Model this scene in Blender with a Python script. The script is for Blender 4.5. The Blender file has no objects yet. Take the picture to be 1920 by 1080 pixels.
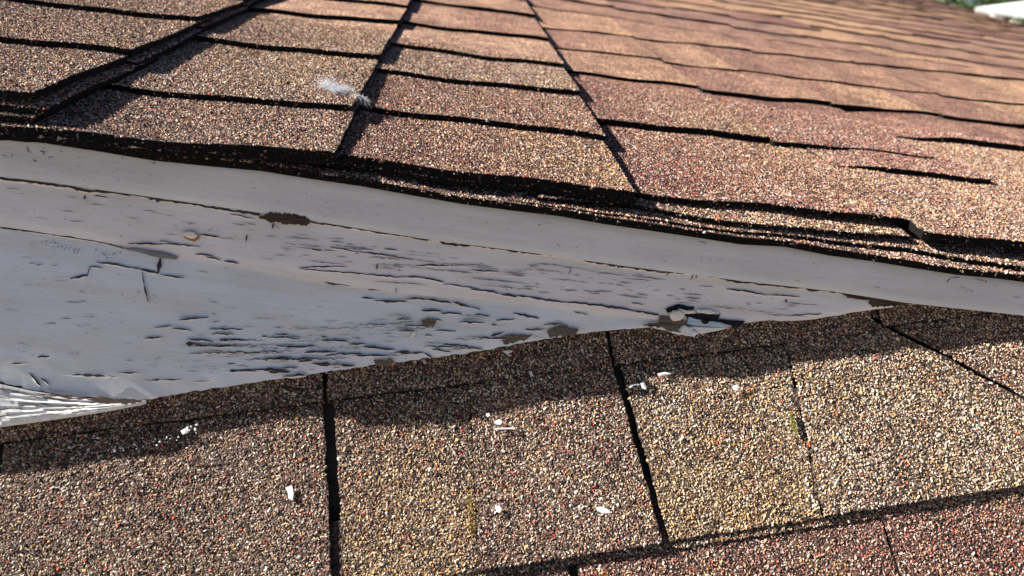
import bpy, bmesh, math, random
import numpy as np
from mathutils import Vector, Matrix
random.seed(7)
RNG = np.random.default_rng(7)

# ------------------------------------------------------------------ camera, sky, sun, exposure
F = 1400.0                                   # focal length in pixels of a 1920 wide picture
def nrm(a):
    a = np.array(a, float)
    return a / np.linalg.norm(a)
UPV = nrm([.09, -.94, -.33])                 # world up, in camera axes (x right, y down, z forward)
zf = np.array([0, 0, 1.0])
YW = nrm(zf - (zf @ UPV) * UPV)
XW = np.cross(YW, UPV)
ROT = np.array([XW, YW, UPV])                # camera axes -> world
CAM = np.array([0, 0, 3.6])
def W(p):
    return ROT @ np.asarray(p, float) + CAM
def WV(v):
    return ROT @ np.asarray(v, float)

sc = bpy.context.scene
col = sc.collection
cam_d = bpy.data.cameras.new('camera')
cam = bpy.data.objects.new('camera', cam_d)
col.objects.link(cam)
right, up_, back = WV([1, 0, 0]), WV([0, -1, 0]), WV([0, 0, -1])
cam.matrix_world = Matrix(((right[0], up_[0], back[0], CAM[0]), (right[1], up_[1], back[1], CAM[1]),
                           (right[2], up_[2], back[2], CAM[2]), (0, 0, 0, 1)))
cam_d.sensor_width = 36
cam_d.lens = F / 1920 * 36
cam_d.clip_start = .02
cam_d.clip_end = 3000
cam_d.dof.use_dof = True
cam_d.dof.focus_distance = .63
cam_d.dof.aperture_fstop = 6.6
sc.camera = cam

# upper roof plane (u along the courses, v up the slope, e off the plane) and lower roof plane
D1 = nrm([-90, -740, 1400]); D2 = nrm([12000, 1189, 1400]); NU = nrm(np.cross(D2, D1))
D2 = np.cross(D1, NU)
H_UP = .205
D3 = nrm([-.1407, -.9257, .351]); D4 = nrm([1, -.11408, .1]); NL = -np.cross(D3, D4); NL = NL if NL[2] < 0 else -NL; NL = nrm(NL); D3 = np.cross(NL, D4)
H_LO = .605
SUN_A, SUN_B = 1.8, .35
SUN = nrm(SUN_A * D2 - SUN_B * D1 - NU)      # direction the light travels
sw = WV(SUN)

world = bpy.data.worlds.new('World')
sc.world = world
world.use_nodes = True
wn = world.node_tree
sky = wn.nodes.new('ShaderNodeTexSky')
sky.sky_type = 'NISHITA'
sky.sun_disc = False
sky.air_density = .35
sky.dust_density = .5
sky.ozone_density = 1.5
sky.sun_elevation = math.asin(-sw[2])
sky.sun_rotation = math.atan2(-sw[0], -sw[1])
wn.links.new(sky.outputs[0], wn.nodes['Background'].inputs[0])
wn.nodes['Background'].inputs[1].default_value = .05
ld = bpy.data.lights.new('sun', 'SUN')
ld.energy = 5.0
ld.angle = math.radians(.5)
ld.color = (1, .965, .92)
lamp = bpy.data.objects.new('sun', ld)
lamp.rotation_euler = Vector(sw).to_track_quat('-Z', 'Y').to_euler()
lamp.location = (0, 0, 8)
col.objects.link(lamp)
sc.view_settings.view_transform = 'Standard'
sc.view_settings.look = 'None'
sc.view_settings.gamma = 1
sc.view_settings.use_curve_mapping = False
sc.view_settings.exposure = 1.42

# ------------------------------------------------------------------ surveying helpers
def ray(x, y):
    return np.array([(x - 960) / F, (y - 540) / F, 1.0])
def up_pt(x, y, e=0):
    r = ray(x, y)
    return r * (-(H_UP - e)) / (NU @ r)
def lo_pt(x, y, e=0):
    r = ray(x, y)
    return r * (-(H_LO - e)) / (NL @ r)
O_UP = up_pt(960, 370)
O_LO = lo_pt(960, 720)
def uv(x, y, e=0):
    p = up_pt(x, y, e) - O_UP
    return p @ D2, p @ D1
def st(x, y, e=0):
    p = lo_pt(x, y, e) - O_LO
    return p @ D4, p @ D3
# fascia plane: through the eave line (set back a little) and the bottom left corner of the boards
fa_a = up_pt(0, 258, -.001) + .016 * D1
fa_b = up_pt(1920, 532, -.024) + .016 * D1
fa_c = lo_pt(0, 797, .012)
FX = nrm(fa_b - fa_a)
FY = nrm((fa_c - fa_a) - ((fa_c - fa_a) @ FX) * FX)     # down
FN = -np.cross(FX, FY)                                  # toward the viewer
if FN[2] > 0:
    FN = -FN
O_FA = fa_a
def fa(x, y, e=0):
    r = ray(x, y)
    t = ((O_FA @ FN) + e) / (FN @ r)
    q = r * t - O_FA
    return np.array([q @ FX, q @ FY, e])

class Frame:
    def __init__(self, o, x, y, n):
        self.o, self.x, self.y, self.n = o, x, y, n
        a, b, c_ = WV(x), WV(y), WV(n)
        self.R = Matrix(((a[0], b[0], c_[0]), (a[1], b[1], c_[1]), (a[2], b[2], c_[2]))).to_4x4()
    def cam(self, P):                                   # local (N,3) -> camera axes
        return self.o + P[:, :1] * self.x + P[:, 1:2] * self.y + P[:, 2:3] * self.n
    def matrix(self, loc):
        w = W(self.o + loc[0] * self.x + loc[1] * self.y + loc[2] * self.n)
        return Matrix.Translation(Vector(w)) @ self.R
FU = Frame(O_UP, D2, D1, NU)
FL = Frame(O_LO, D4, D3, NL)
FF = Frame(O_FA, FX, FY, FN)                            # left-handed is avoided below
if np.dot(np.cross(FX, FY), FN) < 0:                    # keep a proper rotation: y up the board
    FF = Frame(O_FA, FX, -FY, FN)
    FA_FLIP = -1
else:
    FA_FLIP = 1
def fal(x, y, e=0):
    q = fa(x, y, e)
    return np.array([q[0], FA_FLIP * q[1], q[2]])

def empty(name, loc, label, cat, group=None):
    o = bpy.data.objects.new(name, None)
    o.location = loc
    o.empty_display_size = .1
    col.objects.link(o)
    o['label'] = label
    o['category'] = cat
    if group:
        o['group'] = group
    return o
def tag(o, label, cat, group=None):
    o['label'] = label
    o['category'] = cat
    if group:
        o['group'] = group
def link(name, me, M, parent=None):
    o = bpy.data.objects.new(name, me)
    col.objects.link(o)
    if parent is not None:
        o.parent = parent
        bpy_inv = parent_world[parent.name].inverted()
        o.matrix_basis = bpy_inv @ M
    else:
        o.matrix_basis = M
    parent_world[o.name] = M
    return o
parent_world = {}

# ------------------------------------------------------------------ materials
def mat(name):
    m = bpy.data.materials.new(name)
    m.use_nodes = True
    nt = m.node_tree
    return m, nt, nt.nodes['Principled BSDF']
def N(nt, kind, **kw):
    n = nt.nodes.new(kind)
    for k, v in kw.items():
        if k.startswith('i_'):
            n.inputs[k[2:].replace('_', ' ')].default_value = v
        else:
            setattr(n, k, v)
    return n
def ramp(nt, stops, fac, interp='LINEAR'):
    r = nt.nodes.new('ShaderNodeValToRGB')
    r.color_ramp.interpolation = interp
    els = r.color_ramp.elements
    while len(els) < len(stops):
        els.new(.5)
    for e, (p, c_) in zip(els, stops):
        e.position = p
        e.color = (*c_, 1) if len(c_) == 3 else c_
    nt.links.new(fac, r.inputs[0])
    return r.outputs[0]
def mix(nt, a, b, fac, mode='MIX'):
    m = nt.nodes.new('ShaderNodeMix')
    m.data_type = 'RGBA'
    m.blend_type = mode
    for s, v in ((m.inputs[6], a), (m.inputs[7], b), (m.inputs[0], fac)):
        if hasattr(v, 'links'):
            nt.links.new(v, s)
        elif isinstance(v, (tuple, list)):
            s.default_value = (*v, 1)
        else:
            s.default_value = v
    return m.outputs[2]

def granule_material():                      # loose ceramic chips: colour stored chip by chip
    m, nt, b = mat('roofing_granules')
    a = N(nt, 'ShaderNodeAttribute', attribute_name='tint')
    nt.links.new(a.outputs['Color'], b.inputs['Base Color'])
    b.inputs['Roughness'].default_value = .8
    b.inputs['Specular IOR Level'].default_value = .15
    return m
def surface_material():                      # granule-coated sheet where the chips are too small to build
    m, nt, b = mat('shingle_surface')
    a = N(nt, 'ShaderNodeAttribute', attribute_name='tint')
    geo = N(nt, 'ShaderNodeNewGeometry')
    v = N(nt, 'ShaderNodeTexVoronoi', i_Scale=430.0)
    nt.links.new(geo.outputs['Position'], v.inputs['Vector'])
    sep = N(nt, 'ShaderNodeSeparateColor')
    nt.links.new(v.outputs['Color'], sep.inputs[0])
    c1 = ramp(nt, [(0, (.12, .10, .10)), (.3, (.55, .45, .42)), (.6, (1.0, .92, .86)), (.85, (1.6, 1.45, 1.25)), (1, (2.2, 2.1, 2.0))], sep.outputs[0])
    c2 = mix(nt, a.outputs['Color'], c1, 1.0, 'MULTIPLY')
    n1 = N(nt, 'ShaderNodeTexNoise', i_Scale=9.0, i_Detail=5.0)
    nt.links.new(geo.outputs['Position'], n1.inputs['Vector'])
    c3 = mix(nt, c2, ramp(nt, [(.3, (.72, .70, .70)), (.7, (1.2, 1.2, 1.2))], n1.outputs[0]), 1.0, 'MULTIPLY')
    n2 = N(nt, 'ShaderNodeTexNoise', i_Scale=150.0, i_Detail=3.0, i_Roughness=.7)
    nt.links.new(geo.outputs['Position'], n2.inputs['Vector'])
    c3 = mix(nt, c3, ramp(nt, [(.3, (.55, .53, .53)), (.5, (1, 1, 1)), (.7, (1.45, 1.42, 1.38))], n2.outputs[0]), 1.0, 'MULTIPLY')
    n3 = N(nt, 'ShaderNodeTexNoise', i_Scale=26.0, i_Detail=3.0)
    nt.links.new(geo.outputs['Position'], n3.inputs['Vector'])
    c3 = mix(nt, c3, ramp(nt, [(.36, (.78, .70, .70)), (.5, (1, 1, 1)), (.64, (1.18, 1.16, 1.08))], n3.outputs[0]), 1.0, 'MULTIPLY')
    nt.links.new(c3, b.inputs['Base Color'])
    bp = N(nt, 'ShaderNodeBump', i_Strength=.9, i_Distance=.0016)
    inv = N(nt, 'ShaderNodeMath', operation='MULTIPLY')
    inv.inputs[1].default_value = -1
    nt.links.new(v.outputs['Distance'], inv.inputs[0])
    nt.links.new(inv.outputs[0], bp.inputs['Height'])
    nt.links.new(bp.outputs[0], b.inputs['Normal'])
    b.inputs['Roughness'].default_value = .8
    return m
def edge_material():
    m, nt, b = mat('asphalt_edge')
    geo = N(nt, 'ShaderNodeNewGeometry')
    n1 = N(nt, 'ShaderNodeTexNoise', i_Scale=600.0, i_Detail=3.0)
    nt.links.new(geo.outputs['Position'], n1.inputs['Vector'])
    nt.links.new(ramp(nt, [(.42, (.003, .0027, .0025)), (.72, (.012, .010, .009)), (.80, (.07, .055, .045))], n1.outputs[0]), b.inputs['Base Color'])
    bp = N(nt, 'ShaderNodeBump', i_Strength=.8, i_Distance=.001)
    nt.links.new(n1.outputs[0], bp.inputs['Height'])
    nt.links.new(bp.outputs[0], b.inputs['Normal'])
    b.inputs['Roughness'].default_value = .85
    b.inputs['Specular IOR Level'].default_value = .12
    return m
def paint_material(name, base, dirt, seed):
    m, nt, b = mat(name)
    tc = N(nt, 'ShaderNodeTexCoord')
    mp = N(nt, 'ShaderNodeMapping')
    mp.inputs['Scale'].default_value = (1, 9, 9)
    mp.inputs['Location'].default_value = (seed, seed * .7, 0)
    nt.links.new(tc.outputs['Object'], mp.inputs[0])
    n1 = N(nt, 'ShaderNodeTexNoise', i_Scale=7.0, i_Detail=7.0, i_Roughness=.62)
    nt.links.new(mp.outputs[0], n1.inputs['Vector'])
    mp2 = N(nt, 'ShaderNodeMapping')
    mp2.inputs['Scale'].default_value = (1, 14, 14)
    nt.links.new(tc.outputs['Object'], mp2.inputs[0])
    n2 = N(nt, 'ShaderNodeTexNoise', i_Scale=46.0, i_Detail=6.0, i_Roughness=.7)
    nt.links.new(mp2.outputs[0], n2.inputs['Vector'])
    n3 = N(nt, 'ShaderNodeTexNoise', i_Scale=14.0, i_Detail=4.0)
    nt.links.new(tc.outputs['Object'], n3.inputs['Vector'])
    c1 = mix(nt, base, dirt, ramp(nt, [(.42, (0, 0, 0)), (.75, (.8, .8, .8))], n1.outputs[0]))
    c2 = mix(nt, c1, tuple(.80 * x for x in base), ramp(nt, [(.45, (0, 0, 0)), (.8, (.5, .5, .5))], n3.outputs[0]))
    c2 = mix(nt, c2, ramp(nt, [(.25, (.84, .83, .82)), (.45, (1, 1, 1)), (.8, (1.03, 1.03, 1.03))], n2.outputs[0]), 1.0, 'MULTIPLY')
    nt.links.new(c2, b.inputs['Base Color'])
    b1 = N(nt, 'ShaderNodeBump', i_Strength=.5, i_Distance=.0005)
    nt.links.new(n2.outputs[0], b1.inputs['Height'])
    b2 = N(nt, 'ShaderNodeBump', i_Strength=.35, i_Distance=.004)
    nt.links.new(n3.outputs[0], b2.inputs['Height'])
    nt.links.new(b1.outputs[0], b2.inputs['Normal'])
    nt.links.new(b2.outputs[0], b.inputs['Normal'])
    b.inputs['Roughness'].default_value = .5
    return m
def wood_material(name, c_a, c_b):
    m, nt, b = mat(name)
    tc = N(nt, 'ShaderNodeTexCoord')
    mp = N(nt, 'ShaderNodeMapping')
    mp.inputs['Scale'].default_value = (1, 26, 26)
    nt.links.new(tc.outputs['Object'], mp.inputs[0])
    n1 = N(nt, 'ShaderNodeTexNoise', i_Scale=28.0, i_Detail=6.0, i_Roughness=.65)
    nt.links.new(mp.outputs[0], n1.inputs['Vector'])
    nt.links.new(ramp(nt, [(.3, c_a), (.7, c_b)], n1.outputs[0]), b.inputs['Base Color'])
    bp = N(nt, 'ShaderNodeBump', i_Strength=.8, i_Distance=.001)
    nt.links.new(n1.outputs[0], bp.inputs['Height'])
    nt.links.new(bp.outputs[0], b.inputs['Normal'])
    b.inputs['Roughness'].default_value = .85
    return m
def plain(name, c_, rough=.7, noise=0.0, scale=60.0):
    m, nt, b = mat(name)
    b.inputs['Roughness'].default_value = rough
    tc = N(nt, 'ShaderNodeTexCoord')
    n1 = N(nt, 'ShaderNodeTexNoise', i_Scale=scale, i_Detail=4.0)
    nt.links.new(tc.outputs['Object'], n1.inputs['Vector'])
    lo_, hi_ = tuple(x * (1 - noise) for x in c_), tuple(min(1, x * (1 + noise)) for x in c_)
    nt.links.new(ramp(nt, [(.3, lo_), (.7, hi_)], n1.outputs[0]), b.inputs['Base Color'])
    return m
M_GRAN, M_SURF, M_EDGE = granule_material(), surface_material(), edge_material()
M_TRIM = paint_material('trim_paint', (.77, .725, .665), (.62, .56, .49), 1.3)
M_MID = paint_material('board_paint', (.84, .775, .715), (.66, .56, .47), 4.1)
M_LOW = paint_material('wedge_paint', (.73, .74, .755), (.66, .59, .51), 7.7)
M_WOOD = wood_material('bare_wood', (.030, .022, .016), (.24, .18, .12))
M_WOODR = wood_material('brown_wood', (.025, .014, .008), (.10, .055, .03))
M_CRACK = plain('crack_gap', (.040, .039, .039), .9, .4, 200)
M_HOLE = plain('hole', (.006, .005, .005), .95, .4, 200)
M_RUST = plain('rust', (.36, .17, .06), .8, .4, 300)
M_CHIP = plain('paint_chip', (.74, .73, .70), .55, .16, 260)
M_CREAM = plain('old_paint', (.82, .74, .60), .6, .10, 200)
M_BLUE = plain('undercoat', (.42, .52, .58), .5, .12, 150)

# ------------------------------------------------------------------ shingles
def warp(u, v):                               # slow waviness shared by all layers, so they never cut each other
    return .75 * (.0011 * np.sin(u * 31 + 1.3 * np.sin(v * 9)) + .0008 * np.sin(u * 57 + v * 21 + .7) + .0006 * np.sin(v * 43 + u * 11 + 2.1))
_ph = RNG.uniform(0, 6.28, (10, 3))
_fr = RNG.uniform(40, 210, 10)
def blotch(u, v):
    s = 0
    for k in range(10):
        s = s + np.sin(_fr[k] * (u * math.cos(_ph[k, 0]) + v * math.sin(_ph[k, 0])) + _ph[k, 1])
    return s / 10 * 1.6
def fine(x, seed):
    return (.45 * np.sin(x * 410 + seed) + .35 * np.sin(x * 903 + seed * 2.1) + .3 * np.sin(x * 1710 + seed * 3.7) + .25 * np.sin(x * 150 + seed * 5.1))
TAN = np.array([[.50, .335, .165], [.56, .46, .32], [.48, .43, .36], [.19, .115, .07], [.045, .038, .034], [.40, .235, .11]])
TAN_P = np.array([.30, .20, .14, .12, .12, .12])
RED = np.array([[.20, .10, .08], [.37, .225, .185], [.046, .034, .033], [.52, .44, .40], [.48, .32, .20], [.48, .11, .075], [.28, .14, .11]])
RED_P = np.array([.26, .22, .16, .13, .06, .05, .12])
GREY = np.array([[.56, .48, .39], [.26, .18, .14], [.045, .038, .035], [.62, .57, .51], [.52, .37, .22], [.38, .28, .23], [.50, .12, .075]])
GREY_P = np.array([.24, .19, .18, .13, .11, .13, .02])
def tint_for(u, v, wt, wr, n):
    r = RNG.random(n)
    out = np.empty((n, 3))
    mt, mr = r < wt, (r >= wt) & (r < wt + wr)
    mg = ~(mt | mr)
    for msk, pal, pp in ((mt, TAN, TAN_P), (mr, RED, RED_P), (mg, GREY, GREY_P)):
        k = int(msk.sum())
        out[msk] = pal[RNG.choice(len(pal), k, p=pp / pp.sum())]
    out *= RNG.uniform(.70, 1.25, (n, 1))
    return np.clip(out, .01, .85)
MEAN = np.array([[.45, .335, .215], [.225, .13, .11], [.36, .29, .245]])

def build_quads(name, V, Q, MI, COL, mats, TR=np.empty((0, 3), int)):
    me = bpy.data.meshes.new(name)
    me.vertices.add(len(V))
    me.vertices.foreach_set('co', V.astype(np.float32).ravel())
    nq = len(Q) * 4
    me.loops.add(nq + len(TR) * 3)
    me.loops.foreach_set('vertex_index', np.concatenate([Q.ravel(), TR.ravel()]).astype(np.int32))
    me.polygons.add(len(Q) + len(TR))
    me.polygons.foreach_set('loop_start', np.concatenate([np.arange(0, nq, 4), nq + np.arange(0, len(TR) * 3, 3)]).astype(np.int32))
    me.polygons.foreach_set('material_index', np.concatenate([MI, np.full(len(TR), 2)]).astype(np.int32))
    at = me.attributes.new('tint', 'FLOAT_COLOR', 'POINT')
    at.data.foreach_set('color', np.hstack([COL, np.ones((len(COL), 1))]).astype(np.float32).ravel())
    for m in mats:
        me.materials.append(m)
    me.update(calc_edges=True)
    me.shade_flat()
    return me

TRI_COUNT = [0]
def slab(parent, fr, left, right, butt, top, e_b, e_t, th, tone, grains=2.2, z_max=1.06, exposed=None, seed=None, name='shingle', side_grains=True,
         edge_jit=.0009, side_jit=.001, lift=None, only_mesh=False):
    """one shingle tab. left/right: u at (butt, top); butt: list of (u, v) points left to right; top: v of the upper edge."""
    seed = random.uniform(0, 99) if seed is None else seed
    tpl = top if isinstance(top, list) else [(0, top), (1, top)]
    tp_ = lambda u: np.interp(u, [p[0] for p in tpl], [p[1] for p in tpl])
    bu = np.array([p[0] for p in butt]); bv = np.array([p[1] for p in butt])
    width = right[0] - left[0]
    nx = int(max(4, min(90, width / .006)))
    ny = 6 if grains else 3
    if not grains:
        nx = max(4, min(16, nx))
    fx = np.linspace(0, 1, nx + 1); fy = np.array([0, .03, .08, .14, .2, .27, .34, .41, .48, .56, .64, .72, .8, .9, 1.0]) if grains else np.array([0, .1, .5, 1.0])
    GX, GY = np.meshgrid(fx, fy)
    L = left[0] + (left[1] - left[0]) * GY; R_ = right[0] + (right[1] - right[0]) * GY
    if grains:
        L = L + side_jit * fine(GY * .12, seed + 3); R_ = R_ + side_jit * fine(GY * .12, seed + 8)
    U = L + (R_ - L) * GX
    B = np.interp(U, bu, bv)
    if grains:
        B = B + edge_jit * fine(U, seed)
    Vv = B + (tp_(U) - B) * GY
    def surf(u, v):
        b0 = np.interp(u, bu, bv)
        g = np.clip((v - b0) / (tp_(u) - b0), -.1, 1.1)
        e = e_b + (e_t - e_b) * g + warp(u, v)
        if lift:
            e = e + lift(u, v, g)
        return e
    E = surf(U, Vv)
    n0 = U.size
    topv = np.stack([U, Vv, E], -1).reshape(-1, 3)
    botv = topv.copy(); botv[:, 2] -= th
    idx = np.arange(n0).reshape(U.shape)
    if grains:                                             # crumbly underside of the exposed edges
        botv[idx[0], 1] -= .0008 * fine(U[0], seed + 40) + .0006
        botv[idx[:, -1], 0] += .0007 * fine(GY[:, -1] * .2, seed + 60)
    V = np.vstack([topv, botv])
    q = [np.stack([idx[:-1, :-1], idx[:-1, 1:], idx[1:, 1:], idx[1:, :-1]], -1).reshape(-1, 4)]
    mi = [np.zeros(len(q[0]))]
    q.append(q[0][:, ::-1] + n0); mi.append(np.ones(len(q[0])))
    for a, flip in ((idx[0], 0), (idx[-1], 1), (idx[:, 0], 1), (idx[:, -1], 0)):
        s_ = np.stack([a[:-1] + n0, a[1:] + n0, a[1:], a[:-1]], -1)
        q.append(s_[:, ::-1] if flip else s_); mi.append(np.ones(len(s_)))
    def weights(u, v):
        b0 = np.interp(u, bu, bv)
        g = np.clip((v - b0) / (tp_(u) - b0) * 1.15, 0, 1); h = np.clip((u - left[0]) / width, 0, 1)
        (bl, br, tl, tr), red = tone
        t = (bl * (1 - h) + br * h) * (1 - g) + (tl * (1 - h) + tr * h) * g
        n_ = blotch(u, v)
        t = np.clip(t + .22 * n_, 0, 1)
        r = np.clip(red * (1 - t) + .16 * blotch(u + 3.1, v - 1.7), 0, 1)
        return t, r
    t, r = weights(V[:, 0], V[:, 1])
    tone_k = np.array([.90, .80, .765]) if fr is FU else np.array([1.06, 1.02, .95])
    g = np.clip(1 - t - r, 0, 1); s = t + r + g
    COL = (t[:, None] * MEAN[0] + r[:, None] * MEAN[1] + g[:, None] * MEAN[2]) / s[:, None] * tone_k
    Q = np.vstack(q); MI = np.concatenate(mi); GT = np.empty((0, 3), int)
    if grains:
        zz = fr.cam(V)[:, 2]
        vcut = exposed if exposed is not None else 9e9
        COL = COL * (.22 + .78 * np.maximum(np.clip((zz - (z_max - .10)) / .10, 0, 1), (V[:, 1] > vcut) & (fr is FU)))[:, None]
        sp = grains / 1000
        v_lo, v_hi = bv.min() - .002, (exposed if exposed is not None else max(p[1] for p in tpl))
        uu = np.arange(min(left), max(right), sp); vv = np.arange(v_lo, v_hi, sp * .9)
        A, C = np.meshgrid(uu, vv)
        A = A + (np.arange(A.shape[0]) % 2)[:, None] * sp * .5
        A = (A + RNG.uniform(-.42, .42, A.shape) * sp).ravel(); C = (C + RNG.uniform(-.42, .42, C.shape) * sp).ravel()
        b0 = np.interp(A, bu, bv) + edge_jit * fine(A, seed)
        g = (C - b0) / (tp_(A) - b0)
        lft = left[0] + (left[1] - left[0]) * g; rgt = right[0] + (right[1] - right[0]) * g
        ok = (C > b0 + .0004) & (g < 1) & (A > lft + .0004) & (A < rgt - .0004) & (RNG.random(A.shape) > .03)
        A, C = A[ok], C[ok]
        P = np.stack([A, C, surf(A, C)], -1)
        pc = fr.cam(P)
        px, py = pc[:, 0] / pc[:, 2] * F, pc[:, 1] / pc[:, 2] * F
        ok = (pc[:, 2] > .1) & (pc[:, 2] < z_max) & (np.abs(px) < 1040) & (np.abs(py) < 590)
        P = P[ok]
        if side_grains:                                    # chips stuck to the cut edge
            k = max(0, int(width / .0032))
            a = RNG.uniform(left[0], right[0], k); dz = RNG.random(k)
            Pb = np.stack([a, np.interp(a, bu, bv) + edge_jit * fine(a, seed) - .0004, surf(a, np.interp(a, bu, bv)) - th * dz * .9], -1)
            pc = fr.cam(Pb)
            Pb = Pb[(np.abs(pc[:, 0] / pc[:, 2] * F) < 1120) & (pc[:, 2] < z_max)]
            nb = len(Pb)
            P = np.vstack([P, Pb])
        else:
            nb = 0
        n = len(P)
        if n:
            t, r = weights(P[:, 0], P[:, 1])
            tint = tint_for(P[:, 0], P[:, 1], t, r, n) * tone_k
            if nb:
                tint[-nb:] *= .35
            size = sp * RNG.lognormal(-.55, .27, n)
            if nb:
                size[-nb:] *= .7
            rot = RNG.uniform(0, 6.28, n)
            hx = size * RNG.uniform(.75, 1.25, n); hy = size * RNG.uniform(.6, 1.0, n); hz = size * RNG.uniform(.35, .85, n)
            u_ = lambda a, b_: RNG.uniform(a, b_, n)
            X = np.stack([-hx * u_(.7, 1), hx * u_(.7, 1), hx * u_(.6, 1), -hx * u_(.6, 1), -hx * u_(.1, .75), hx * u_(.1, .75)], 1)
            Y = np.stack([-hy * u_(.6, 1), -hy * u_(.6, 1), hy * u_(.6, 1), hy * u_(.6, 1), hy * u_(-.55, .55), hy * u_(-.55, .55)], 1)
            Z = np.stack([-hz * .45] * 4 + [hz * u_(.5, 1.1), hz * u_(.5, 1.1)], 1)
            c_, s_ = np.cos(rot)[:, None], np.sin(rot)[:, None]
            gv = np.stack([X * c_ - Y * s_, X * s_ + Y * c_, Z], -1) + P[:, None, :]
            base = len(V) + np.arange(n)[:, None, None] * 6
            ft = np.array([[0, 1, 5], [0, 5, 4], [2, 3, 4], [2, 4, 5], [1, 2, 5], [3, 0, 4]])
            GT = (base + ft[None]).reshape(-1, 3)
            V = np.vstack([V, gv.reshape(-1, 3)])
            COL = np.vstack([COL, np.repeat(tint, 6, 0)])
    if only_mesh:
        return V, Q, MI, COL
    TRI_COUNT[0] += len(Q) * 2 + len(GT)
    ctr = np.array([(left[0] + right[0]) / 2, (bv.mean() + tpl[0][1]) / 2, e_b])
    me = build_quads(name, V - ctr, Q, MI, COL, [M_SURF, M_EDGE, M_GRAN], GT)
    return link(name, me, fr.matrix(ctr), parent)

def T(bl, br, tl, tr, red):
    return ((bl, br, tl, tr), red)
def rtone():
    k = random.random()
    a = random.uniform(.0, .2) if k < .55 else random.uniform(.55, 1.0)
    b_ = min(1, max(0, a + random.uniform(-.3, .35)))
    return T(a, b_, min(1, a + random.uniform(-.1, .3)), min(1, b_ + random.uniform(-.1, .3)), random.uniform(.45, .95))

roof_loc = W(O_UP + .3 * D1)
upper = empty('upper_roof', roof_loc, 'upper roof of brown shingles ending in peeling white boards above the lower roof', 'roof')
parent_world[upper.name] = Matrix.Translation(Vector(roof_loc))
upper['kind'] = 'thing'
low_loc = W(O_LO)
lower = empty('lower_roof', low_loc, 'lower roof of brown shingles half in shade below the white boards', 'roof')
lower['kind'] = 'thing'
parent_world[lower.name] = Matrix.Translation(Vector(low_loc))

def box_part(name, fr, pts, e0, e1, m, parent):         # prism on a frame from a list of (x, y)
    bm = bmesh.new()
    a = [bm.verts.new((x, y, e0)) for x, y in pts]
    b_ = [bm.verts.new((x, y, e1)) for x, y in pts]
    bm.faces.new(a[::-1]); bm.faces.new(b_)
    for k in range(len(pts)):
        j = (k + 1) % len(pts)
        bm.faces.new((a[k], a[j], b_[j], b_[k]))
    bmesh.ops.recalc_face_normals(bm, faces=bm.faces[:])
    me = bpy.data.meshes.new(name)
    bm.to_mesh(me); bm.free()
    me.materials.append(m)
    return link(name, me, fr.matrix((0, 0, 0)), parent)

M_DECK = wood_material('deck_wood', (.05, .035, .025), (.14, .10, .07))
edge_u = lambda v: 2.17 + .25 * v
box_part('roof_deck', FU, [(-1.6, .05), (edge_u(.05) - .02, .05), (edge_u(7) - .02, 7), (-1.6, 7)], -.035, -.0165, M_DECK, upper)

# --- eave layers
def line_uv(pts, e):
    return [uv(x, y, e) for x, y in pts]
def ext(pts, lo_, hi_):                                 # extend a butt polyline left/right
    (u0, v0), (u1, v1) = pts[0], pts[1]
    (u2, v2), (u3, v3) = pts[-2], pts[-1]
    out = list(pts)
    if lo_ < u0:
        out = [(lo_, v0)] + out
    if hi_ > u3:
        out = out + [(hi_, v3)]
    return out
def e3(u): return np.minimum(.0068, -.0055 - .0285 * u)   # the eave sinks a little towards the right
def e2(u): return -.0065 - .020 * (u - .1)
def e1(u): return -.0020 - .012 * (u - .1)
def line_on(pts, ef):
    out = []
    for x, y in pts:
        e = 0.0
        for _ in range(8):
            u, v = uv(x, y, e)
            e = float(ef(u))
        out.append((u, v))
    return out
S3 = ext(line_on([(0, 243), (278, 282), (480, 307), (730, 346), (960, 382), (1180, 413), (1440, 448), (1640, 477), (1740, 493), (1920, 519)], e3), -1.4, 2.1)
slab(upper, FU, (-1.4, -1.4), (2.1, 2.1), S3, .12, 0, 0, .0060, T(.2, .2, .2, .2, .5), grains=2.0, z_max=1.0, exposed=.03, name='starter_strip', edge_jit=.0011, lift=lambda u, v, g: e3(u))
S2 = ext(line_on([(960, 378), (1000, 384), (1190, 406), (1440, 438), (1705, 465), (1920, 504)], e2), 0, 2.1)
u_s2 = S2[0][0]
slab(upper, FU, (u_s2, u_s2), (2.1, 2.1), S2, .12, 0, 0, .0056, T(.3, .3, .3, .3, .3), grains=2.0, z_max=1.0, exposed=.05, name='starter_strip', edge_jit=.0011, lift=lambda u, v, g: e2(u))
S1 = line_on([(1010, 372), (1190, 384), (1440, 423), (1708, 443)], e1)
u_s1 = S1[-1][0]
slab(upper, FU, (S1[0][0], S1[0][0]), (u_s1, u_s1), S1, .12, 0, 0, .0030, T(.3, .8, .3, .8, .3), grains=2.0, z_max=1.0, exposed=.075, name='starter_strip', edge_jit=.0009, lift=lambda u, v, g: e1(u))

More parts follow.
